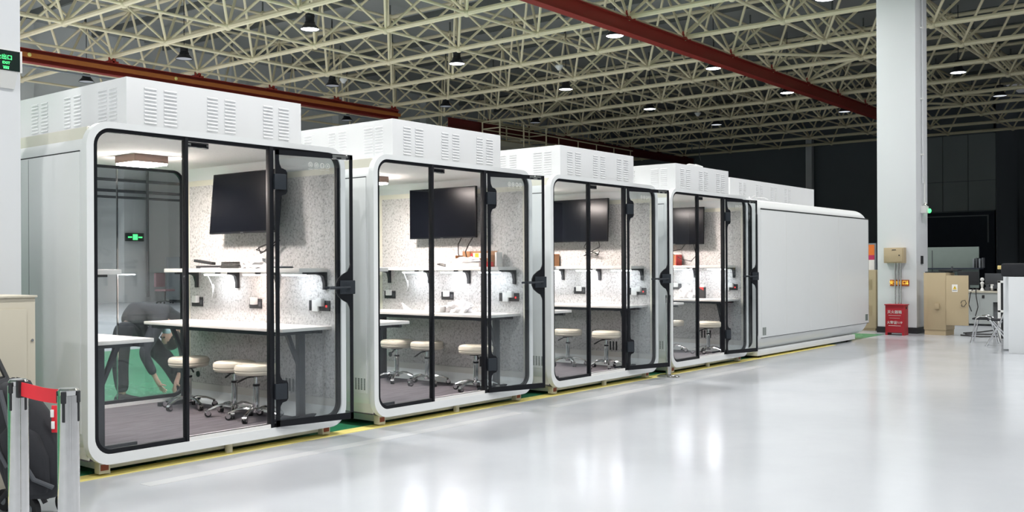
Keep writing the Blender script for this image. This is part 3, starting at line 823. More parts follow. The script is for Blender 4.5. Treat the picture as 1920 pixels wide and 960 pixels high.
# stools
def make_stool():
    t = thing('rolling_stool', 'x', 'stool', group='cream rolling stools in the pods')
    MB().lathe([(.001, .372), (.155, .372), (.168, .380), (.174, .395), (.171, .405), (.176, .412), (.176, .432), (.168, .448), (.15, .456), (.001, .460)], n=40).build('seat', 'cushion', t)
    MB().lathe([(.001, .355), (.06, .355), (.09, .372), (.001, .372)], n=20).build('seat_plate', 'black_soft', t)
    MB().lathe([(.001, .06), (.03, .06), (.033, .09), (.024, .10), (.024, .285), (.021, .29), (.021, .30), (.012, .30), (.012, .355), (.001, .355)], n=18).build('gas_lift', 'chrome', t)
    MB().lathe([(.001, .275), (.028, .275), (.028, .292), (.001, .292)], n=18).build('collar', 'black_soft', t)
    MB().tube([(.02, 0, .350), (.07, .02, .345), (.13, .045, .315), (.15, .052, .305)], [.006, .006, .009, .008]).build('lever', 'black_soft', t)
    for k in range(5):
        a = 2*PI*k/5+.4; c, s = math.cos(a), math.sin(a)
        P = [(.02, .082, .020), (.08, .098, .016), (.15, .088, .013), (.205, .066, .012), (.225, .060, .010)]
        lp = []
        leg = MB(); 
        loops = []
        for r, z, h in P:
            w = .016
            loops.append([(c*r-s*w*q, s*r+c*w*q, z+h*v) for q, v in ((-1, -.4), (-.7, .5), (0, .8), (.7, .5), (1, -.4))])
        leg.loft(loops).build('base_leg', 'chrome', t)
        cs = MB().cyl((c*.215, s*.215, .035), (c*.215, s*.215, .06), .009, n=8)
        cx, cy = c*.222, s*.222
        for q in (-1, 1):
            cs.cyl((cx-s*.004*q, cy+c*.004*q, .025), (cx-s*.016*q, cy+c*.016*q, .025), .025, n=16)
        co = cs.build('caster', 'black_soft', t)
        MB().cyl((cx+s*.018, cy-c*.018, .034), (cx-s*.018, cy+c*.018, .034), .021, n=12).build('caster_hood', 'chrome', co)
    return t
st = make_stool()
stools = [(0, 1.80, 1.62, .4, 'cream rolling stool nearest the rear glass in the nearest pod'),
          (0, 1.80, .95, 1.1, 'cream rolling stool partly hidden behind another in the nearest pod'),
          (0, 1.76, .60, 2.0, 'cream rolling stool in front, closest to the open door of the nearest pod'),
          (1, 1.80, 1.55, .8, 'cream rolling stool behind the left desk leg in the second pod'),
          (1, 1.80, 1.10, 2.6, 'cream rolling stool in the middle of the second pod'),
          (1, 1.74, .37, .2, 'cream rolling stool closest to the door of the second pod'),
          (2, 1.78, 1.05, 1.2, 'cream rolling stool at the left in the third pod'),
          (2, 1.72, .44, 2.2, 'cream rolling stool at the right in the third pod'),
          (3, 1.72, .96, .6, 'cream rolling stool half hidden at the left in the fourth pod'),
          (3, 1.70, .37, 1.7, 'cream rolling stool at the right in the fourth pod')]
for n, (i, x, y, a, l) in enumerate(stools):
    p = wpt(i, x, y, .1185)
    if n == 0: st.location = p; st['label'] = l; st.rotation_euler = (0, 0, a)
    else: dup(st, p, l, rz=a)

# things on the shelves and desks
SZ = 1.360; DZ = .883
def crumple(sx, sy, sz, seed, m, name, loc, label, cat, rz=0):
    rnd = random.Random(seed); b = MB()
    q = bmesh.ops.create_icosphere(b.bm, subdivisions=3, radius=1)
    for v in q['verts']:
        k = 1+rnd.uniform(-.22, .22)
        v.co = Vector((v.co.x*sx*k, v.co.y*sy*k, max(v.co.z, -.35)*sz*k))
    lo = min(v.co.z for v in b.bm.verts)
    for v in b.bm.verts:
        v.co.z -= lo
        if v.co.z < sz*.15: v.co.z = 0
    return tag(b.build(name, m, None, loc, (0, 0, rz), 20), label, cat)
# nearest pod shelf
t = thing('mount_bracket', 'dark metal mounting bar lying on the shelf of the nearest pod', 'bracket', wpt(0, 1.95, 1.36, SZ))
MB().box(-.02, .02, 0, .34, .0, .025, .003).box(-.02, .02, .1, .38, .02, .045, .003, Matrix.Rotation(.10, 4, 'X')).build('bar', 'black_soft', t)
tag(MB().box(-.06, .06, 0, .40, 0, .006, .001).build('instruction_sheet', 'paper', None, wpt(0, 1.97, 1.20, SZ)), 'white sheet under the mounting bar on the nearest shelf', 'paper')
crumple(.08, .20, .07, 3, 'film', 'plastic_bag', wpt(0, 1.98, .84, SZ), 'crumpled clear bag with cables on the shelf of the nearest pod', 'bag')
b = MB()
for k in range(4):
    b.tube([(math.cos(a/10*2*PI)*(.05+.005*k), math.sin(a/10*2*PI)*(.13-.012*k), .012+k*.013) for a in range(11)], .006, 6)
tag(b.build('cable_coil', 'cable_black', None, wpt(0, 1.93, 1.18, SZ)), 'dark cable coil beside the clear bag on the nearest shelf', 'cable')
tag(MB().lathe([(.001, 0), (.07, 0), (.08, .006), (.07, .014), (.001, .016)], n=24).build('dark_disc', 'steel_grey', None, wpt(0, 1.97, .50, SZ)), 'flat dark disc on the near end of the nearest shelf', 'disc')
# second pod shelf: open cardboard box, white carton, film
def open_box(i, y, x, w, d, h, label, m='cardboard', sticker=True):
    t = thing('cardboard_box', label, 'cardboard box', wpt(i, x, y, SZ), group=None)
    MB().box(0, d, 0, .006, 0, h).box(0, d, w-.006, w, 0, h).box(d-.006, d, 0, w, 0, h*1.3).box(0, .006, 0, w, 0, h*.35).box(0, d, 0, w, 0, .006).build('carton', m, t)
    if sticker:
        MB().box(d-.009, d-.006, w*.3, w*.78, h*.65, h*1.05).build('label_sheet', 'paper', t)
        MB().box(d-.011, d-.009, w*.62, w*.72, h*.67, h*1.03).build('label_patch', 'yellow_led', t)
        MB().box(d-.011, d-.008, w*.8, w*.84, h*.7, h*1.0).build('label_patch', 'amber_red', t)
    return t
M['yellow_led_flat'] = mat('yellow_print', (.85, .6, .05), .5)
M['red_flat'] = mat('red_print', (.65, .04, .04), .5)
M['brown_dark'] = mat('cardboard_dark', (.34, .16, .08), .8)
t = thing('cardboard_box', 'open brown cardboard box with a label on the shelf of the second pod', 'cardboard box', wpt(1, 2.03, .42, SZ))
MB().box(0, .12, 0, .005, 0, .12).box(0, .12, .475, .48, 0, .12).box(.115, .12, 0, .48, 0, .165).box(0, .12, 0, .48, 0, .005).build('carton', 'cardboard', t)
MB().box(.112, .115, .12, .33, .09, .145).build('label_sheet', 'paper', t)
MB().box(.110, .112, .25, .30, .092, .142).build('yellow_patch', 'yellow_led_flat', t)
MB().box(.110, .113, .335, .36, .095, .14).build('red_patch', 'red_flat', t)
tag(MB().box(0, .13, 0, .46, 0, .038, .003).build('white_carton', 'paper', None, wpt(1, 1.88, .44, SZ)), 'flat white carton in front of the brown box, second pod shelf', 'carton')
crumple(.05, .20, .045, 5, 'film', 'plastic_film', wpt(1, 1.945, .66, SZ+.039), 'crumpled clear film on the white carton in the second pod', 'plastic film')
tag(MB().box(0, .10, 0, .07, 0, .05, .003).build('red_packet', 'red_flat', None, wpt(1, 1.90, .35, SZ)), 'small red printed packet at the carton end, second pod shelf', 'packet')
tag(MB().box(0, .10, 0, .025, 0, .15, .003).build('folder', 'paper', None, wpt(1, 2.04, .34, SZ)), 'white folder standing right of the brown box, second pod shelf', 'folder')
tag(MB().tube([(0, 0, .008), (.02, .08, .01), (.0, .16, .03), (-.02, .10, .035), (0, 0, .02)], .007, 6).build('cable_loop', 'cable_black', None, wpt(1, 1.93, .91, SZ)), 'dark cable loop left of the white carton, second pod', 'cable')
# second pod desk
crumple(.10, .17, .09, 9, 'film', 'plastic_bag', wpt(1, 1.95, .78, DZ), 'white crumpled plastic bag on the desk of the second pod', 'bag')
tag(MB().box(0, .10, 0, .22, 0, .06, .003).build('paper_packet', 'paper', None, wpt(1, 1.82, .93, DZ)), 'off-white packet left of the plastic bag on the second pod desk', 'packet')
tag(MB().prism([(0, 0), (.20, 0), (.24, .085), (.10, .01)], 0, .02, 'x').build('folded_leaflet', 'paper', None, wpt(1, 1.92, 1.36, DZ)), 'folded white leaflet standing on the second pod desk', 'leaflet')
# third pod: box at left of shelf
t = thing('cardboard_box', 'brown cardboard box at the left end of the third pod shelf', 'cardboard box', wpt(2, 1.95, 1.42, SZ))
MB().box(0, .17, 0, .005, 0, .15).box(.165, .17, 0, .40, 0, .16).box(0, .005, 0, .40, 0, .13).box(0, .17, .395, .40, 0, .15).build('carton', 'cardboard', t)
MB().box(-.003, 0, .0, .03, 0, .13).build('red_edge', 'red_flat', t)
tag(MB().box(0, .07, 0, .12, 0, .012, .002).build('remote_control', 'white_plastic', None, wpt(2, 1.78, .33, DZ)), 'small white remote on the near end of the third pod desk', 'remote')
# fourth pod
t = thing('cardboard_box', 'reddish brown open box on the shelf of the fourth pod', 'cardboard box', wpt(3, 1.95, 1.02, SZ))
MB().box(.165, .17, 0, .36, 0, .16).box(0, .17, .0, .012, 0, .15).box(0, .17, .355, .36, 0, .15).box(0, .17, 0, .36, 0, .005).build('carton', 'cardboard', t)
MB().box(-.004, .17, -.008, 0, 0, .155).build('red_edge', 'red_flat', t)
tag(MB().box(0, .10, 0, .16, 0, .02, .003).build('red_packet', 'red_flat', None, wpt(3, 1.87, 1.25, SZ)), 'flat red packet left of the box, fourth pod shelf', 'packet')
t = thing('drink_carton', 'black and red drink carton standing on the fourth pod desk', 'drink carton', wpt(3, 2.02, .60, DZ))
MB().box(0, .06, 0, .085, 0, .16, .003).build('carton', 'black_soft', t)
MB().prism([(.01, .115), (.075, .15), (.075, .16), (.01, .16)], -.002, 0, 'x').build('red_mark', 'red_flat', t)
MB().box(.01, .05, .02, .065, .16, .20, .004).build('cap', 'white_plastic', t)
crumple(.06, .13, .13, 12, 'film', 'plastic_bag', wpt(3, 2.0, .86, DZ), 'white crumpled bag left of the drink carton, fourth pod desk', 'bag')

# ================================================================== PERSON behind the nearest pod
def skin(name, verts, edges, radii, m, parent, root=0, sub=2):
    me = bpy.data.meshes.new(name); me.from_pydata([Vector(v) for v in verts], edges, [])
    o = bpy.data.objects.new(name, me); COL.objects.link(o)
    sk = o.modifiers.new('skin', 'SKIN'); sk.use_smooth_shade = True
    for i, r in enumerate(radii):
        d = me.skin_vertices[0].data[i]; d.radius = r if isinstance(r, tuple) else (r, r); d.use_root = (i == root)
    ss = o.modifiers.new('sub', 'SUBSURF'); ss.levels = sub; ss.render_levels = sub
    bpy.context.view_layer.update()
    dg = bpy.context.evaluated_depsgraph_get()
    nm = bpy.data.meshes.new_from_object(o.evaluated_get(dg))
    bpy.data.objects.remove(o)
    nm.materials.clear(); nm.materials.append(M[m])
    nm.polygons.foreach_set('use_smooth', [True]*len(nm.polygons))
    q = bpy.data.objects.new(name, nm); COL.objects.link(q); q.parent = parent
    return q
PB = Vector((5.30, 9.45, 0))
per = thing('person', 'person in dark clothes and pale mask bending to the floor behind the nearest pod', 'person', PB)
# joints, local to PB (x to the right in the picture, y away)
def pj(px, py, Y):
    r = (px-960)/1846.3; k = Y/(ST-r*CT)
    return ((CT+r*ST)*k-PB.x, Y-PB.y, 1.375-(py-500.5)/1846.3*k)
pel = pj(240, 606, 9.45); wst = pj(258, 588, 9.45); chs = pj(292, 584, 9.45); shd = pj(325, 604, 9.42); nck = pj(330, 622, 9.40); hd0 = pj(326, 630, 9.36); hd1 = pj(320, 645, 9.34)
LH = pj(228, 622, 9.38); LK = pj(224, 688, 9.36); LA = pj(229, 742, 9.36)
RH = pj(262, 622, 9.52); RK = pj(318, 682, 9.55); RA = pj(340, 730, 9.52)
LS = pj(296, 606, 9.28); LE = pj(268, 662, 9.22); LW = pj(291, 709, 9.20)
RS = pj(338, 612, 9.55); RE = pj(346, 672, 9.45); RW = pj(333, 708, 9.36)
V = [pel, wst, chs, shd, nck, hd0, hd1, LH, LK, LA, RH, RK, RA, LS, LE, LW, RS, RE, RW]
E_ = [(0, 1), (1, 2), (2, 3), (3, 4), (4, 5), (5, 6), (0, 7), (7, 8), (8, 9), (0, 10), (10, 11), (11, 12), (3, 13), (13, 14), (14, 15), (3, 16), (16, 17), (17, 18)]
R_ = [.055, .06, .07, .07, .05, .065, .07, .06, .055, .036, .06, .055, .036, .045, .034, .025, .045, .034, .025]
# hands grown on the same skeleton: palm and five fingers each
def add_hand(wi, W_, palm, dirs):
    base = len(V); V.append(palm); E_.append((wi, base)); R_.append((.030, .018))
    for (dx, dy, dz), L in dirs:
        d = Vector((dx, dy, dz)).normalized(); p = Vector(palm)
        a = p+d*.035; b_ = a+(d+Vector((.25, 0, -.25))).normalized()*L*.5; c_ = b_+(d+Vector((.55, 0, -.5))).normalized()*L*.45
        n = len(V)
        V.extend([tuple(a), tuple(b_), tuple(c_)]); E_.extend([(base, n), (n, n+1), (n+1, n+2)]); R_.extend([.0095, .0085, .007])
add_hand(15, LW, pj(297, 721, 9.19), [((.5, -.55, -.6), .075), ((.55, -.2, -.8), .085), ((.5, .15, -.85), .085), ((.4, .5, -.7), .07), ((.9, .1, -.1), .06)])
add_hand(18, RW, pj(329, 719, 9.34), [((-.5, -.55, -.6), .075), ((-.45, -.2, -.8), .085), ((-.4, .15, -.85), .085), ((-.3, .5, -.7), .07), ((.1, -.9, -.3), .06)])
skin('body', V, E_, R_, 'skin', per)
# jacket: trunk and sleeves
skin('jacket', [pj(236, 616, 9.45), wst, chs, shd, nck, LS, LE, pj(288, 703, 9.20), RS, RE, pj(335, 702, 9.37)],
     [(0, 1), (1, 2), (2, 3), (3, 4), (2, 5), (5, 6), (6, 7), (3, 8), (8, 9), (9, 10)],
     [.145, .145, .155, .13, .075, .085, .060, .044, .08, .056, .042], 'jacket', per)
skin('trousers', [pj(246, 606, 9.45), LH, LK, pj(229, 738, 9.36), RH, RK, pj(339, 726, 9.52)], [(0, 1), (1, 2), (2, 3), (0, 4), (4, 5), (5, 6)],
     [.10, .105, .085, .066, .105, .095, .066], 'trousers', per)
for (x, y), a in ((LA[:2], -.1), (RA[:2], .1)):
    b = MB(); 
    lp = []
    for u, w, h in ((-.08, .028, .06), (-.05, .042, .09), (.02, .044, .085), (.09, .046, .06), (.15, .044, .045), (.19, .022, .03)):
        lp.append([(x+u, y-w, .0), (x+u, y-w, h*.6), (x+u, y-w*.5, h), (x+u, y+w*.5, h), (x+u, y+w, h*.6), (x+u, y+w, .0)])
    b.loft(lp); b.build('shoe', 'shoe', per)
# head shape, hanging, face to the left and down
hc = Vector(pj(320, 634, 9.33))
b = MB(); b.sphere((0, 0, 0), .095, 20, (.95, .80, 1.15)); 
hh = b.build('head', 'skin', per, hc, (0, .35, 0))
MB().sphere((.018, 0, -.012), .104, 20, (.92, .84, 1.10)).build('hair', 'hair', hh)
b = MB(); b.sphere((-.055, 0, .0), .066, 16, (.72, .85, 1.25)); b.sphere((-.106, 0, .0), .014, 10, (1, .8, 1.5)); b.box(-.108, -.100, -.03, .03, .048, .056, .002)
b.build('face', 'skin', hh)
b = MB()
for s in (-1, 1): b.sphere((-.098, s*.030, -.020), .010, 10)
b.build('eye', 'hair', hh)
b = MB()
for s in (-1, 1): b.sphere((-.005, s*.082, .01), .022, 10, (.8, .4, 1.3))
b.build('ear', 'skin', hh)
b = MB(); b.sphere((-.070, 0, .052), .058, 16, (.75, 1.0, .75)); b.build('face_mask', 'mask_blue', hh)
# what the person handles
tag(MB().box(0, .34, 0, .14, 0, .05, .004).box(.16, .5, .02, .13, .05, .085, .004).build('tool_case', 'black_soft', None, (5.78, 9.02, .004)), 'black flat tool case on the green floor at the person hands', 'tool case')

# ================================================================== LEFT FOREGROUND
# ivory cabinet
t = thing('metal_cabinet', 'ivory metal cabinet at the left edge in front of the column', 'cabinet', (1.95, 5.80, 0))
cw = .8245
MB().box(0, cw, 0, .40, .06, 1.20, .004).build('body', 'beige_light', t)
MB().box(-.01, cw+.008, -.012, .41, 1.20, 1.212, .002).build('top', 'beige_light', t)
MB().box(.04, cw-.055, -.012, 0, .36, 1.135, .004).build('door', 'beige_light', t)
MB().box(.02, cw-.02, .02, .38, 0, .06).build('plinth', 'machine', t)
MB().box(.04, cw-.055, -.012, 0, .10, .33, .004).build('lower_panel', 'beige_light', t)
MB().cyl((cw-.30, -.02, .72), (cw-.30, 0, .72), .012).build('lock', 'steel', t)
MB().box(cw-.40, cw-.235, -.0135, -.012, .90, 1.02).build('paper_notice', 'paper', t)
for z in (.2, .95): MB().cyl((cw-.02, -.006, z), (cw-.02, .002, z), .008).build('bolt', 'steel', t)

# EXIT sign on left column
t = thing('exit_sign', 'green lit Chinese and EXIT sign on the left column', 'exit sign', (2.60, 6.33, 2.60+1.375))
EZ = 0
t.location = (2.60, 6.34, 2.612)
MB().box(0, .358, 0, .058, 0, .137, .003).build('housing', 'white_plastic', t)
MB().box(0, .342, -.003, 0, .004, .130).build('panel', 'sign_black', t)
MB().prism([(-.058, 0), (0, 0), (0, -.10), (-.01, -.10)], .0, .33, 'x').build('wall_bracket', 'white_plastic', t).location = (0, .058, 0)
text_bm('安全出口', .034, 'green_led', 'sign_text', t, face_my(.226, -.0045, .084))
text_bm('EXIT', .023, 'green_led', 'sign_text', t, face_my(.256, -.0045, .050))
b = MB(); b.box(.236, .274, -.005, -.003, .026, .029)
for k in range(3): b.box(.24+k*.012, .248+k*.012, -.005, -.003, .013, .022)
b.build('sign_symbol', 'green_led', t)

# stanchions
def make_post():
    t = thing('stanchion_post', 'x', 'barrier post', group='chrome queue barrier posts')
    MB().lathe([(.001, 0), (.143, 0), (.143, .008), (.12, .02), (.04, .03), (.001, .03)], n=36).build('base', 'steel', t)
    MB().lathe([(.001, .02), (.0315, .02), (.0315, .985), (.001, .985)], n=28).build('tube', 'steel', t)
    MB().lathe([(.001, .985), (.029, .985), (.030, 1.0), (.026, 1.006), (.001, 1.006)], n=28).build('cap', 'steel', t)
    b = MB()
    for k in range(4):
        a = k*PI/2+.35; c, s = math.cos(a), math.sin(a)
        b.box(-.008, .008, -.0345, -.028, .962, .998, .002, Matrix.Rotation(a, 4, 'Z'))
        b.box(-.0045, .0045, -.0335, -.028, .905, .965, .002, Matrix.Rotation(a, 4, 'Z'))
    b.build('belt_slot', 'black_soft', t)
    return t
A = (1.417, 3.075); B = (1.527, 3.015)
def pix(px, d, z):
    r = (px-960)/1846.3*d; return (d*CT+r*ST, d*ST-r*CT, z)
pa = pix(33, 3.26, 0); pb = pix(127, 3.01, 0)
sp = make_post(); sp.location = (pa[0], pa[1], 0); sp['label'] = 'chrome barrier post, left of the two in the foreground'
dup(sp, (pb[0], pb[1], 0), 'chrome barrier post, right of the two in the foreground', rz=.3)
dup(sp, (10.60, 6.02, 0), 'small chrome barrier post standing between third and fourth pods', rz=.8)
dx, dy = pb[0]-pa[0], pb[1]-pa[1]; Lb = math.hypot(dx, dy)
t = thing('barrier_belt', 'red belt stretched between the two foreground barrier posts', 'belt', (pa[0], pa[1], 0), math.atan2(dy, dx))
b = MB(); lp = []
for k in range(9):
    u = k/8; x = .03+u*(Lb-.06); sag = -.004*math.sin(u*PI)
    lp.append([(x, -.008-.0006, .955+sag), (x, -.008+.0006, .955+sag), (x, -.008+.0006+.004*math.sin(u*6), 1.0+sag), (x, -.008-.0006+.004*math.sin(u*6), 1.0+sag)])
b.loft(lp).build('webbing', 'belt_red', t)
MB().box(.024, .045, -.018, .004, .948, 1.006, .003).build('clip', 'black_soft', t)

# pushchair and backpack behind the posts
def P3(px, d, z): return Vector(pix(px, d, z))
base = P3(55, 5.45, 0)
t = thing('pushchair', 'black folded pushchair frame with wheels behind the chrome posts', 'pushchair', base)
ux = Vector((ST, -CT, 0)); ud = Vector((CT, ST, 0))   # right and away
def F(r, z, d=0): v = ux*r+ud*d; return (v.x, v.y, z)
b = MB()
b.tube([F(-.30, .98, .1), F(-.22, .86, .08), F(-.05, .55, .04), F(.10, .28, 0), F(.15, .12, -.05)], .014)
b.tube([F(-.30, .98, -.1), F(-.24, .84, -.1), F(-.10, .50, -.12), F(.07, .24, -.12), F(.14, .10, -.12)], .014)
b.tube([F(-.10, .10, .1), F(.0, .26, .05), F(.12, .40, 0)], .012)
b.tube([F(-.12, .10, -.12), F(.0, .24, -.12), F(.12, .30, -.10)], .012)
b.tube([F(.15, .13, -.12), F(.15, .13, .05)], .010)
b.tube([F(-.10, .13, -.12), F(-.10, .13, .1)], .010)
b.build('frame', 'black_soft', t)
MB().box(-.03, .03, -.02, .02, -.05, .05, .01).build('folding_joint', 'steel_grey', t, F(.02, .30, -.13), (0, 0, -.9))
lp = []
for r, z, w in ((-.22, .76, .14), (-.10, .62, .15), (.0, .40, .15), (.02, .22, .14), (.14, .19, .12)):
    lp.append([F(r, z, -w), F(r, z, w), F(r+.02, z-.03, w), F(r+.02, z-.03, -w)])
MB().loft(lp).build('seat_fabric', 'fabric_black', t)
for (r, d) in ((.055, -.10), (.16, .06), (-.20, -.12), (-.20, .12)):
    wv = Vector(F(r, .062, d)); ax = ud*.6+ux*.35; ax.normalize()
    w = MB().cyl(wv-ax*.014, wv+ax*.014, .062, n=24).build('wheel', 'black_soft', t)
    MB().cyl(wv-ax*.017, wv+ax*.017, .026, n=16).build('hub', 'machine', w)
# backpack
bp = thing('backpack', 'large black backpack slung on the pushchair behind the posts', 'backpack', P3(64, 5.15, 0))
b = MB(); lp = []
for z, w, d, off in ((.18, .10, .07, .02), (.22, .145, .10, .01), (.32, .165, .12, 0), (.45, .165, .12, -.02), (.58, .14, .11, -.05), (.68, .11, .09, -.09), (.75, .07, .06, -.12), (.775, .02, .02, -.14)):
    n = 20
    lp.append([F(off+w*math.copysign(abs(math.cos(2*PI*k/n))**.75, math.cos(2*PI*k/n)), z, d*math.copysign(abs(math.sin(2*PI*k/n))**.75, math.sin(2*PI*k/n))) for k in range(n)])
b.loft(lp).build('bag_body', 'fabric_black', bp, ang=60)
b = MB(); lp = []
for z, w, off in ((.22, .09, .02), (.26, .115, .01), (.40, .12, 0), (.52, .10, -.03), (.56, .05, -.04)):
    lp.append([F(off+w*math.cos(2*PI*k/16), z, -.10+.05*math.sin(2*PI*k/16)) for k in range(16)])
b.loft(lp).build('front_pocket', 'fabric_black', bp, ang=60)
MB().tube([F(-.14, .74, -.08), F(-.06, .58, -.15), (F(.0, .42, -.165)), F(.07, .30, -.16), F(.15, .25, -.12)], .012).tube([F(-.22, .66, -.06), F(-.16, .50, -.12), F(-.07, .36, -.15)], .010).build('shoulder_strap', 'strap', bp)
MB().tube([F(-.18, .30, -.10), F(-.22, .22, -.10), F(-.19, .16, -.10), F(-.15, .2, -.10)], .008).build('loose_strap', 'strap', bp)
hb = thing('hooded_coat', 'black folded coat piled at the far left above the pushchair', 'coat', P3(8, 5.3, 0))
b = MB(); lp = []
for z, w, d, off in ((.30, .13, .10, -.02), (.42, .15, .12, -.02), (.60, .15, .12, -.01), (.70, .14, .10, .02), (.755, .10, .08, .03), (.775, .03, .03, .03)):
    lp.append([F(off+w*math.cos(2*PI*k/18), z+.01*math.sin(5*2*PI*k/18), d*math.sin(2*PI*k/18)) for k in range(18)])
b.loft(lp).build('cloth', 'fabric_black', hb, ang=60)
MB().tube([F(-.05, .60, -.13), F(.03, .54, -.14), F(.08, .46, -.14)], .012).build('strap', 'strap', hb)
rl = thing('red_lanyard', 'red lanyard with white tags hanging beside the backpack', 'lanyard', P3(103, 5.1, 0))
MB().box(-.02, .025, -.004, .004, .52, .66, .002).build('ribbon', 'belt_red', rl).rotation_euler = (0, 0, TH-PI/2)
MB().box(-.022, -.004, -.014, -.008, .60, .64, .003).box(-.018, .0, -.014, -.008, .54, .58, .003).build('tag', 'white_plastic', rl).rotation_euler = (0, 0, TH-PI/2)

# ================================================================== RIGHT SIDE
# beige box on the column
t = thing('junction_box', 'beige metal box mounted on the right column', 'junction box', (19.88, 5.80, 0))
MB().box(-.17, -.001, .19, .57, 1.375+.005, 1.375+.305, .005).build('case', 'beige', t)
MB().box(-.182, -.17, .21, .55, 1.40, 1.66, .004).build('lid', 'beige', t)
MB().box(-.186, -.182, .33, .41, 1.63, 1.642).build('slot', 'black_soft', t)
MB().cyl((-.192, .27, 1.53), (-.182, .27, 1.53), .012).build('lock', 'black_soft', t)
for k, y in enumerate((.28, .33, .39)):
    MB().cyl((-.05, y, .17), (-.05, y, 1.385), .016).build('conduit_pipe', 'steel', t)
# orange lit exit guide sign
t = thing('exit_sign', 'orange lit evacuation sign low on the right column', 'exit sign', (19.88, 5.80, 0))
MB().box(-.025, -.001, .135, .50, .93, 1.05, .004).build('panel', 'orange_sign', t)
text_bm('安全出口', .082, 'yellow_led', 'sign_text', t, face_mx(-.027, .345, .99))
b = MB(); b.box(-.028, -.025, .160, .172, .985, 1.03)
b.prism([(.145, .985), (.187, .985), (.166, .955)], -.028, -.025, 'x'); b.build('arrow', 'yellow_led', t)
# extinguisher box
t = thing('extinguisher_box', 'red fire extinguisher box with white lettering before the right column', 'extinguisher box', (19.27, 5.855, 0))
MB().box(0, .26, 0, .35, .05, .57, .004).build('body', 'ext_red', t)
MB().box(-.015, .275, -.015, .365, .57, .59, .003).build('lid', 'ext_red', t)
MB().box(0, .26, 0, .04, 0, .05).box(0, .26, .31, .35, 0, .05).build('foot', 'ext_red', t)
MB().box(.12, .15, -.012, 0, .50, .54).build('latch', 'black_soft', t)
text_bm('灭火器箱', .068, 'white_print', 'box_text', t, face_mx(-.002, .175, .44))
text_bm('火警☎119', .060, 'white_print', 'box_text', t, face_mx(-.002, .175, .24))
MB().box(-.003, 0, .06, .29, .375, .380).box(-.003, 0, .08, .27, .325, .328).box(-.003, 0, .06, .29, .178, .184).build('printed_line', 'white_print', t)
# black socket on the side of the right column, green lamp
tag(MB().box(20.15, 20.29, 5.785, 5.80, 1.36, 1.52, .002).build('wall_switch', 'black_soft'), 'black switch plate on the narrow side of the right column', 'switch')
t = thing('emergency_lamp', 'grey emergency lamp with green light on the right column edge', 'emergency lamp', (20.2, 5.778, 0))
MB().box(-.05, .16, -.08, .02, 2.36, 2.50, .01).build('case', 'white_plastic', t)
MB().lathe([(.001, 2.56), (.02, 2.56), (.045, 2.53), (.05, 2.51), (.001, 2.51)], (.06, -.035, 0), 16).build('lid', 'steel', t)
MB().sphere((.17, -.09, 2.41), .035, 12, (1, 1, 1.3)).build('green_light', 'green_led', t)
MB().tube([(.06, -.03, 2.56), (.05, -.03, 2.75), (.10, -.02, 2.95), (.0, -.03, 3.1)], .010).build('flex_tube', 'white_plastic', t)
t = thing('fire_alarm_housing', 'small white housing on the left edge of the right column', 'wall device', (19.88, 6.55, 0))
MB().box(.25, .42, .0, .07, 2.27, 2.62, .015).build('case', 'white_plastic', t)

# beige cabinet left of column, with poster stand behind
def big_cabinet(loc, w, d, h, label, rz=0):
    t = thing('electrical_cabinet', label, 'electrical cabinet', loc, rz)
    MB().box(0, d, 0, w, .05, h, .005).build('body', 'beige', t)
    MB().box(.02, d-.02, .02, w-.02, 0, .05).build('plinth', 'beige', t)
    for z0 in (.25*h, .68*h):
        b = MB()
        for k in range(12):
            b.box(-.006, .0, .08, w-.08, z0+k*.018, z0+k*.018+.007)
        b.build('louvre_panel', 'beige', t)
    return t
big_cabinet((20.3, 6.72, 0), .5, .5, 1.24, 'beige electrical cabinet half hidden left of the right column')
t = thing('info_stand', 'white framed poster stand with orange top behind the pod end', 'poster stand', (21.0, 7.05, 0))
MB().box(0, .06, -.10, .32, .9, 1.80, .02).box(0, .06, .05, .17, .0, .9, .01).box(-.1, .16, -.05, .27, 0, .03, .01).build('frame', 'machine', t)
MB().box(-.006, 0, -.07, .29, 1.55, 1.77).build('orange_area', 'poster_orange', t)
MB().box(-.006, 0, -.07, .29, 1.45, 1.55).build('magenta_area', 'poster_pink', t)
MB().box(-.006, 0, -.07, .29, .95, 1.45).build('white_area', 'paper', t)
MB().box(-.008, -.006, -.04, .22, 1.05, 1.18).build('picture_area', 'poster_blue', t)

# open beige cabinet right of column
t = thing('electrical_cabinet', 'beige electrical cabinet with open door right of the column', 'electrical cabinet', (19.72, 5.22, 0), -.12)
MB().box(0, .42, 0, .42, .10, 1.19, .004).build('body', 'beige', t)
MB().box(.01, .41, .01, .41, 0, .10).build('plinth', 'beige', t)
for z0 in (.45, .88):
    b = MB()
    for k in range(12): b.box(.06, .36, .42, .425, z0+k*.02, z0+k*.02+.008)
    b.build('louvre_panel', 'beige', t)
MB().box(-.03, 0, .12, .20, .50, .60, .004).build('handle_box', 'beige', t)
MB().box(.02, .4, .02, .4, 1.19, 1.21).build('top_mat', 'black_soft', t)
dr = MB().box(0, .018, -.40, 0, .20, 1.14, .003).build('door', 'beige', t, (-.02, -.01, 0), (0, 0, .10))
MB().box(-.003, 0, -.21, -.11, .83, .97).build('warning_label', 'paper', dr)
MB().prism([(-.195, .88), (-.125, .88), (-.16, .95)], -.005, -.003, 'x').build('warning_triangle', 'yellow_led_flat', dr)
MB().prism([(-.165, .89), (-.152, .912), (-.160, .912), (-.156, .935), (-.170, .908), (-.162, .908)], -.007, -.005, 'x').box(-.005, -.003, -.20, -.12, .855, .862).build('warning_mark', 'black_soft', dr)
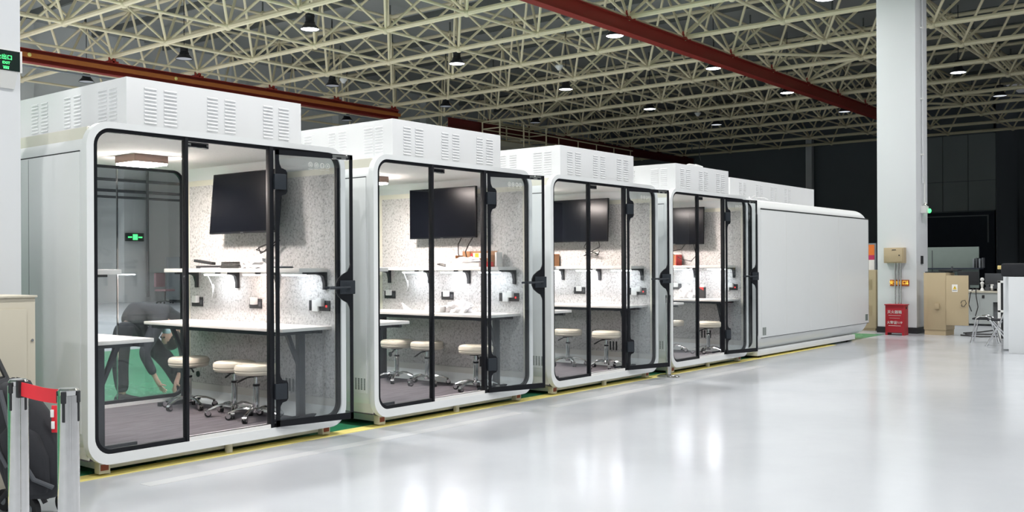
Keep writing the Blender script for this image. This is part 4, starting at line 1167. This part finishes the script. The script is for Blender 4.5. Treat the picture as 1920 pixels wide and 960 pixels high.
MB().tube([(-.01, -.27, .62), (-.04, -.29, .66), (-.04, -.35, .68), (-.03, -.37, .62), (-.03, -.33, .56), (-.02, -.29, .56), (-.01, -.28, .60)], .006).build('pull_handle', 'steel_grey', dr)
tag(MB().box(19.9, 20.2, 5.05, 5.4, 1.215, 1.25, .01).build('rubber_pad', 'black_soft'), 'dark pad lying on the open beige cabinet', 'pad')

# work desk with clutter
t = thing('workbench', 'long white workbench with a dark knee opening behind the chairs', 'workbench', (23.2, 4.2, 0))
MB().box(0, .8, 0, 1.95, .72, .76, .004).build('worktop', 'beige_light', t)
MB().box(.03, .06, .02, .70, .04, .72).box(.03, .06, .98, 1.93, .04, .72).box(.03, .06, .70, .98, .52, .72).box(.03, .78, 1.90, 1.93, .04, .72).box(.03, .78, .02, .05, .04, .72).build('front_panel', 'bench_front', t)
b = MB()
for y in (.45, .75, 1.15, 1.5): b.box(.022, .03, y, y+.05, .60, .67)
b.build('outlet', 'black_soft', t)
# things on the bench
crumpled = [(.25, .55), (.35, .9), (.2, 1.15)]
t = thing('monitor', 'black monitor standing on the white workbench', 'monitor', (23.5, 5.75, .76))
MB().box(0, .03, -.22, .22, .12, .42, .004).build('display', 'black_soft', t)
MB().box(.02, .05, -.03, .03, .01, .2).box(-.08, .12, -.10, .10, 0, .012).build('stand', 'black_soft', t)
t = thing('monitor', 'second dark monitor right of the first on the workbench', 'monitor', (23.75, 5.28, .76))
MB().box(0, .03, -.18, .18, .12, .38, .004).build('display', 'machine_dark', t)
MB().box(.02, .05, -.03, .03, .01, .2).box(-.08, .12, -.10, .10, 0, .012).build('stand', 'machine_dark', t)
t = thing('desk_camera', 'small white ball-shaped device on a stand on the workbench', 'device', (23.42, 5.44, .76))
MB().lathe([(.001, 0), (.05, 0), (.04, .03), (.02, .06), (.03, .14), (.045, .17), (.02, .20), (.001, .2)], n=16).build('stand', 'white_plastic', t)
MB().sphere((0, 0, .25), .042, 14).build('ball', 'white_plastic', t)
tag(MB().box(23.3, 23.55, 5.55, 5.75, .76, .78, .003).build('keyboard', 'white_plastic'), 'white keyboard lying on the left of the workbench', 'keyboard')
rnd = random.Random(4)
gl = ['white flat box lying on the right part of the workbench', 'black device beside the white ball on the workbench', 'white cylinder reel on the workbench clutter',
      'dark round tool on the workbench clutter', 'long white tray on top of the workbench clutter', 'black box at the back of the workbench clutter',
      'pink marked bottle at the right end of the workbench', 'dark cable bundle hanging over the workbench edge', 'white small adapter on the workbench clutter', 'grey meter on the workbench clutter']
gy = [5.05, 5.33, 5.22, 4.93, 4.88, 5.15, 4.95, 5.40, 5.28, 5.10]
for k, l in enumerate(gl):
    y = gy[k]; x = 23.30+.09*(k % 5)
    loc = (x, y, .76)
    if k in (0, 4): tag(MB().box(0, .12, -.14, .14, .0 if k == 0 else .10, .06 if k == 0 else .14, .01).box(.02, .1, -.06, .06, 0, .10).build('tray' if k else 'flat_box', 'white_plastic', None, loc), l, 'box')
    elif k == 2: tag(MB().cyl((0, -.05, .05), (0, .05, .05), .05, n=18).cyl((0, -.06, .05), (0, .06, .05), .02, n=12).build('cable_reel', 'white_plastic', None, loc), l, 'reel')
    elif k == 3: tag(MB().lathe([(.001, 0), (.05, 0), (.055, .05), (.03, .10), (.02, .15), (.001, .15)], n=14).build('hand_tool', 'machine_dark', None, loc), l, 'tool')
    elif k == 6: tag(MB().lathe([(.001, 0), (.03, 0), (.03, .10), (.012, .12), (.012, .15), (.001, .15)], n=14).build('bottle', 'chair_pink', None, loc), l, 'bottle')
    elif k == 7: tag(MB().tube([(0, 0, .02), (-.08, .03, .06), (-.2, .02, .03), (-.24, .0, -.12), (-.22, -.03, -.35), (-.24, .02, -.55)], .010).tube([(0, .1, .02), (-.1, .1, .05), (-.23, .12, -.05), (-.22, .16, -.3), (-.23, .1, -.45)], .010).build('cable_bundle', 'cable_black', None, (23.4, y+.1, .76)), l, 'cable')
    else: tag(MB().box(0, .10, -.05, .05, 0, .08 if k != 5 else .12, .008).box(.02, .05, -.03, .03, .07, .14, .004).build('device', 'machine_dark' if k in (1, 5) else 'white_plastic', None, loc), l, 'device')
# pale board on stand and books behind
t = thing('pale_board', 'pale green-grey partition board behind the open cabinet', 'partition', (26.5, 6.85, 0))
MB().box(0, .05, -.62, .75, .75, 1.78, .006).build('panel', 'board_green', t)
MB().box(-.005, 0, .48, .50, .8, 1.7).build('seam', 'machine_dark', t)
MB().box(-.35, .05, -.72, .60, 1.22, 1.25).box(0, .05, -.60, -.56, 0, .75).box(0, .05, .70, .74, 0, .75).build('ledge', 'navy', t)
for k in range(4):
    tag(MB().box(0, .16, 0, .035, 0, .23+.02*(k % 2), .003).build('binder', 'machine_dark' if k % 2 else 'machine', None, (26.25, 6.40-.07*k-.12, 1.251)),
        ['leftmost grey binder on the ledge of the pale board', 'second, dark binder on the ledge of the pale board', 'third, grey binder on the ledge of the pale board', 'rightmost dark binder on the ledge of the pale board'][k], 'binder')
tag(MB().cyl((22.9, 5.93, .0), (22.9, 5.93, 1.22), .012).cyl((22.9, 5.93, 1.18), (22.9, 5.93, 1.30), .022).build('signal_rod', 'machine_dark'), 'thin rod standing behind the open beige cabinet', 'rod')
tag(MB().cyl((22.88, 5.90, 1.07), (22.88, 5.90, 1.13), .02).build('signal_lamp', 'blue_led'), 'small blue light behind the open beige cabinet', 'light')
# cables on floor
for k, (pts, l) in enumerate((([(19.9, 5.0, .01), (19.6, 4.6, .01), (19.9, 4.3, .01), (20.8, 4.2, .01), (21.6, 4.6, .01)], 'nearest black cable on the floor beside the open cabinet'),
                              ([(20.2, 5.0, .01), (20.4, 4.6, .01), (21.0, 4.5, .01), (22.0, 4.9, .01)], 'middle black cable on the floor beside the open cabinet'),
                              ([(20.5, 5.1, .01), (21.0, 4.9, .01), (21.8, 4.8, .01), (22.8, 5.1, .01)], 'farthest black cable on the floor beside the open cabinet'))):
    tag(MB().tube(pts, .012, 6).build('floor_cable', 'cable_black'), l, 'cable')

# chairs
t = thing('steel_chair', 'low tubular steel chair with black seat before the workbench', 'chair', (18.35, 4.22, 0), .1)
b = MB()
for x in (-.16, .16):
    b.tube([(x, .20, 0), (x, .15, .25), (x, .12, .42), (x, .06, .46), (x, -.04, .46), (x, -.11, .42), (x, -.16, .22), (x, -.22, 0)], .013)
b.tube([(-.16, 0, .46), (.16, 0, .46)], .011)
b.build('frame', 'chrome', t)
MB().box(-.17, .17, -.10, .18, .40, .43, .01).build('seat', 'fabric_black', t)
t = thing('folding_chair', 'steel folding chair with black back beside the white counter', 'chair', (17.75, 3.83, 0), .15)
b = MB()
for x in (-.2, .2):
    b.tube([(x, .22, 0), (x, .0, .42), (x, -.14, .80)], .012); b.tube([(x, -.18, 0), (x, .16, .44)], .012)
b.tube([(-.2, .22, .01), (.2, .22, .01)], .012); b.tube([(-.2, -.18, .01), (.2, -.18, .01)], .012)
b.build('frame', 'chrome', t)
MB().box(-.19, .19, -.12, .20, .42, .445, .01).build('seat', 'fabric_black', t)
MB().box(-.19, .19, -.16, -.12, .55, .80, .01, None).build('backrest', 'fabric_black', t)
# white pole rack behind the chair
t = thing('rack_frame', 'white upright frame with black panel beside the counter', 'rack', (18.9, 3.85, 0))
MB().box(0, .05, .24, .29, 0, 1.06, .004).box(0, .05, -.3, -.25, 0, 1.06, .004).box(0, .05, -.3, .29, .50, .54, .004).box(0, .05, -.3, .29, 1.02, 1.06, .004).build('uprights', 'white_plastic', t)
MB().box(.02, .03, -.25, .24, .04, 1.02).build('panel', 'black_soft', t)
# white counter with black cover
t = thing('white_counter', 'white counter block at the right edge of the picture', 'counter', (16.4, 2.2, 0))
MB().box(0, .8, 0, 1.24, 0, 1.16, .004).build('block', 'column', t)
MB().box(.50, 1.1, 1.24, 1.42, 0.02, 1.16, .004).build('side_panel', 'column', t)
tag(MB().box(16.45, 17.3, 2.3, 3.56, 1.162, 1.365, .04).build('black_cover', 'fabric_black'), 'black cloth covered block on top of the white counter', 'cover')
tag(MB().box(17.25, 17.45, 3.60, 3.78, 1.27, 1.33, .01, None).box(17.3, 17.36, 3.60, 3.66, 1.162, 1.28).build('yellow_card_holder', 'yellow_thing'), 'yellow holder standing on the counter beside the black cover', 'card holder')

# ---- back wall objects; machine cabinet and chair stand in for glass reflections
def pipe(z, x0, x1, y, label, r=.06):
    tag(MB().cyl((x0, y, z), (x1, y, z), r, n=10).build('wall_pipe', 'machine_dark'), label, 'pipe')
pipe(4.72, 10, 40, 35.4, 'upper dark pipe running along the back wall')
pipe(4.30, 10, 40, 35.4, 'middle dark pipe running along the back wall')
pipe(4.05, 10, 40, 35.3, 'lower dark pipe running along the back wall', .05)
tag(MB().cyl((21.3, 35.3, .2), (21.3, 35.3, 5.2), .05).build('downpipe', 'machine_dark'), 'vertical dark pipe on the back wall behind the nearest pod', 'pipe')
t = thing('exit_sign', 'small green exit sign far away seen through the nearest pod', 'exit sign', (20.45, 35.4, 2.38))
MB().box(0, .75, 0, .1, 0, .32, .01).build('housing', 'sign_black', t)
MB().box(.28, .48, -.01, 0, .05, .27).box(.08, .24, -.01, 0, .13, .18).box(.52, .68, -.01, 0, .13, .18).build('symbol', 'green_led', t)
t = thing('machine_cabinet', 'grey machine cabinet with vents, standing in for a glass reflection', 'machine', (21.6, 33.6, 0))
MB().box(0, 2.6, 0, .9, .1, 1.75, .01).build('body', 'machine', t)
b = MB()
for k in range(22): b.box(.25+k*.075, .30+k*.075, -.02, 0, 1.48, 1.62)
b.box(0.05, 2.55, -.02, 0, .68, .74).build('vent_strip', 'machine_dark', t)
b = MB()
for x in (.25, .65): b.cyl((x, -.03, 1.2), (x, 0, 1.2), .08, n=16)
b.build('dial', 'machine_dark', t)
MB().box(0.1, 2.5, .05, .85, 0, .1).build('plinth', 'machine_dark', t)
t = thing('steel_rack', 'grey rack of boxes right of the far machine cabinet', 'rack', (24.5, 33.6, 0))
b = MB()
for x in (0, 1.6):
    for y in (0, .6): b.box(x, x+.05, y, y+.05, 0, 1.9)
for z in (.2, .8, 1.4, 1.85): b.box(0, 1.65, 0, .65, z, z+.04)
b.build('frame', 'machine_dark', t)
t = thing('office_chair', 'pink backed office chair, standing in for a glass reflection', 'chair', (20.7, 33.5, 0), .3)
MB().box(-.26, .26, -.05, .05, .62, 1.15, .04).build('backrest', 'chair_pink', t)
MB().box(-.27, .27, -.5, .0, .46, .54, .03).build('seat', 'chair_pink', t)
MB().cyl((0, -.25, .08), (0, -.25, .46), .03).build('column', 'black_soft', t)
b = MB()
for k in range(5):
    a = k*2*PI/5; b.tube([(0, -.25, .1), (.3*math.cos(a), -.25+.3*math.sin(a), .06)], .02); b.sphere((.3*math.cos(a), -.25+.3*math.sin(a), .035), .035, 10)
b.build('base', 'black_soft', t)
